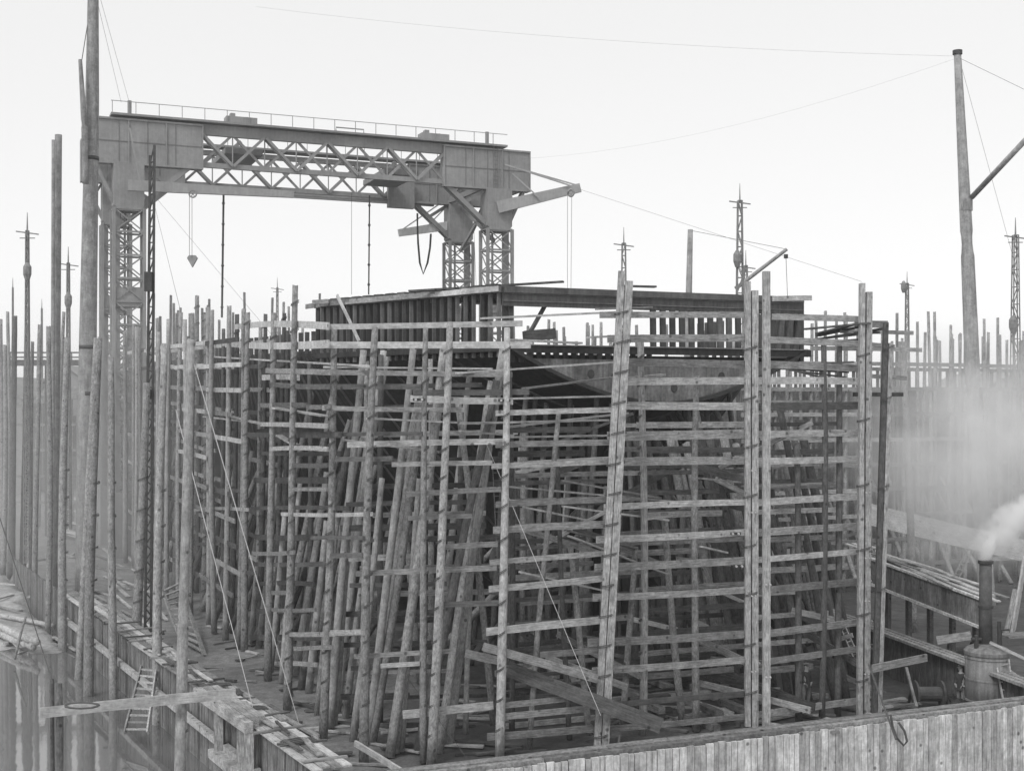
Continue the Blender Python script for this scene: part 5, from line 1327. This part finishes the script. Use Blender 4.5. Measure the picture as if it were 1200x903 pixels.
# far staging at left: mass behind uprights
p0 = P(-10, 600, 128); p0.z = 0
far_staging(p0, V((1, .05, 0)), 24, 13.0, 1.6, 'faint upright in the staging behind the overhead gangway', 'poles of the far left staging', rows=5, seed=8, over=(-1, 1))
plank(P(-10, 470, 127), P(100, 453, 127), .5, .2, 'slanting roof timber behind the left masts, upper one', None, 'plank')
plank(P(-10, 480, 127), P(100, 462, 127), .5, .2, 'slanting roof timber behind the left masts, lower one', None, 'plank')

# ------------------------------------------------------------------ steam
def steam(name, parts, dens, nscale, lo, hi, label, aniso=.2, rot=0.0, edge=.98):
    m = MB(); bm_v = []; 
    me = bpy.data.meshes.new(name); import bmesh
    bm = bmesh.new(); bmesh.ops.create_icosphere(bm, subdivisions=3, radius=1)
    c, r = parts
    for v in bm.verts: v.co = V((v.co.x * r[0], v.co.y * r[1], v.co.z * r[2]))
    bm.to_mesh(me); bm.free()
    mat = bpy.data.materials.new(name + '_vapour'); mat.use_nodes = True; n = mat.node_tree; n.nodes.clear()
    o_ = n.nodes.new('ShaderNodeOutputMaterial'); pv = n.nodes.new('ShaderNodeVolumePrincipled'); n.links.new(pv.outputs[0], o_.inputs['Volume'])
    pv.inputs['Color'].default_value = (.995, .995, .995, 1); pv.inputs['Anisotropy'].default_value = aniso
    tc = n.nodes.new('ShaderNodeTexCoord')
    nz = noise_(n, tc.outputs['Object'], nscale, 4, .6)
    d = n.nodes.new('ShaderNodeVectorMath'); d.operation = 'MULTIPLY'; n.links.new(tc.outputs['Object'], d.inputs[0]); d.inputs[1].default_value = (1 / r[0], 1 / r[1], 1 / r[2])
    ln = n.nodes.new('ShaderNodeVectorMath'); ln.operation = 'LENGTH'; n.links.new(d.outputs[0], ln.inputs[0])
    fall = rng(n, ln.outputs['Value'], .1, edge, 1, 0)
    dn = math_(n, 'MULTIPLY', rng(n, nz, lo, hi, 0, 1), fall); dn = math_(n, 'MULTIPLY', dn, dens); dn = math_(n, 'MAXIMUM', dn, 0.0)
    n.links.new(dn, pv.inputs['Density']); me.materials.append(mat)
    o = link(name, me, Matrix.Translation(c) @ Matrix.Rotation(rot, 4, 'Y')); tag(o, label, 'steam', None, 'stuff'); return o
steam('steam', (P(1148, 530, 61), (7.6, 5, 6.8)), 1.0, .3, .34, .8, 'wide bank of pale steam drifting over the right-hand yard')
steam('steam', (P(1182, 614, 51.7), (2.0, .8, .85)), 9.0, 1.5, .40, .60, 'dense white puff of steam leaving the boiler chimney', rot=R(-40))
steam('steam', (P(1158, 643, 51.5), (.75, .3, .3)), 14.0, 2.4, .2, .5, 'narrow white jet of steam just above the chimney mouth', rot=R(-68))
steam('smoke', (V((-28, 106, 5)), (38, 58, 19)), .017, .05, .2, .65, 'thin smoky air pooled round the gantry foot and left uprights')
# ------------------------------------------------------------------ haze
me = bpy.data.meshes.new('haze'); import bmesh
bm = bmesh.new(); bmesh.ops.create_cube(bm, size=1); bm.to_mesh(me); bm.free()
mat = bpy.data.materials.new('haze_air'); mat.use_nodes = True; n = mat.node_tree; n.nodes.clear()
o_ = n.nodes.new('ShaderNodeOutputMaterial'); pv = n.nodes.new('ShaderNodeVolumePrincipled'); n.links.new(pv.outputs[0], o_.inputs['Volume'])
pv.inputs['Color'].default_value = (1, 1, 1, 1); pv.inputs['Density'].default_value = HAZE_D; pv.inputs['Anisotropy'].default_value = .1
me.materials.append(mat)
o = link('haze', me, Matrix.Translation((0, 520, 20)) @ Matrix.Diagonal((1900, 1240, 48.4, 1))); tag(o, None, None, None, 'stuff')
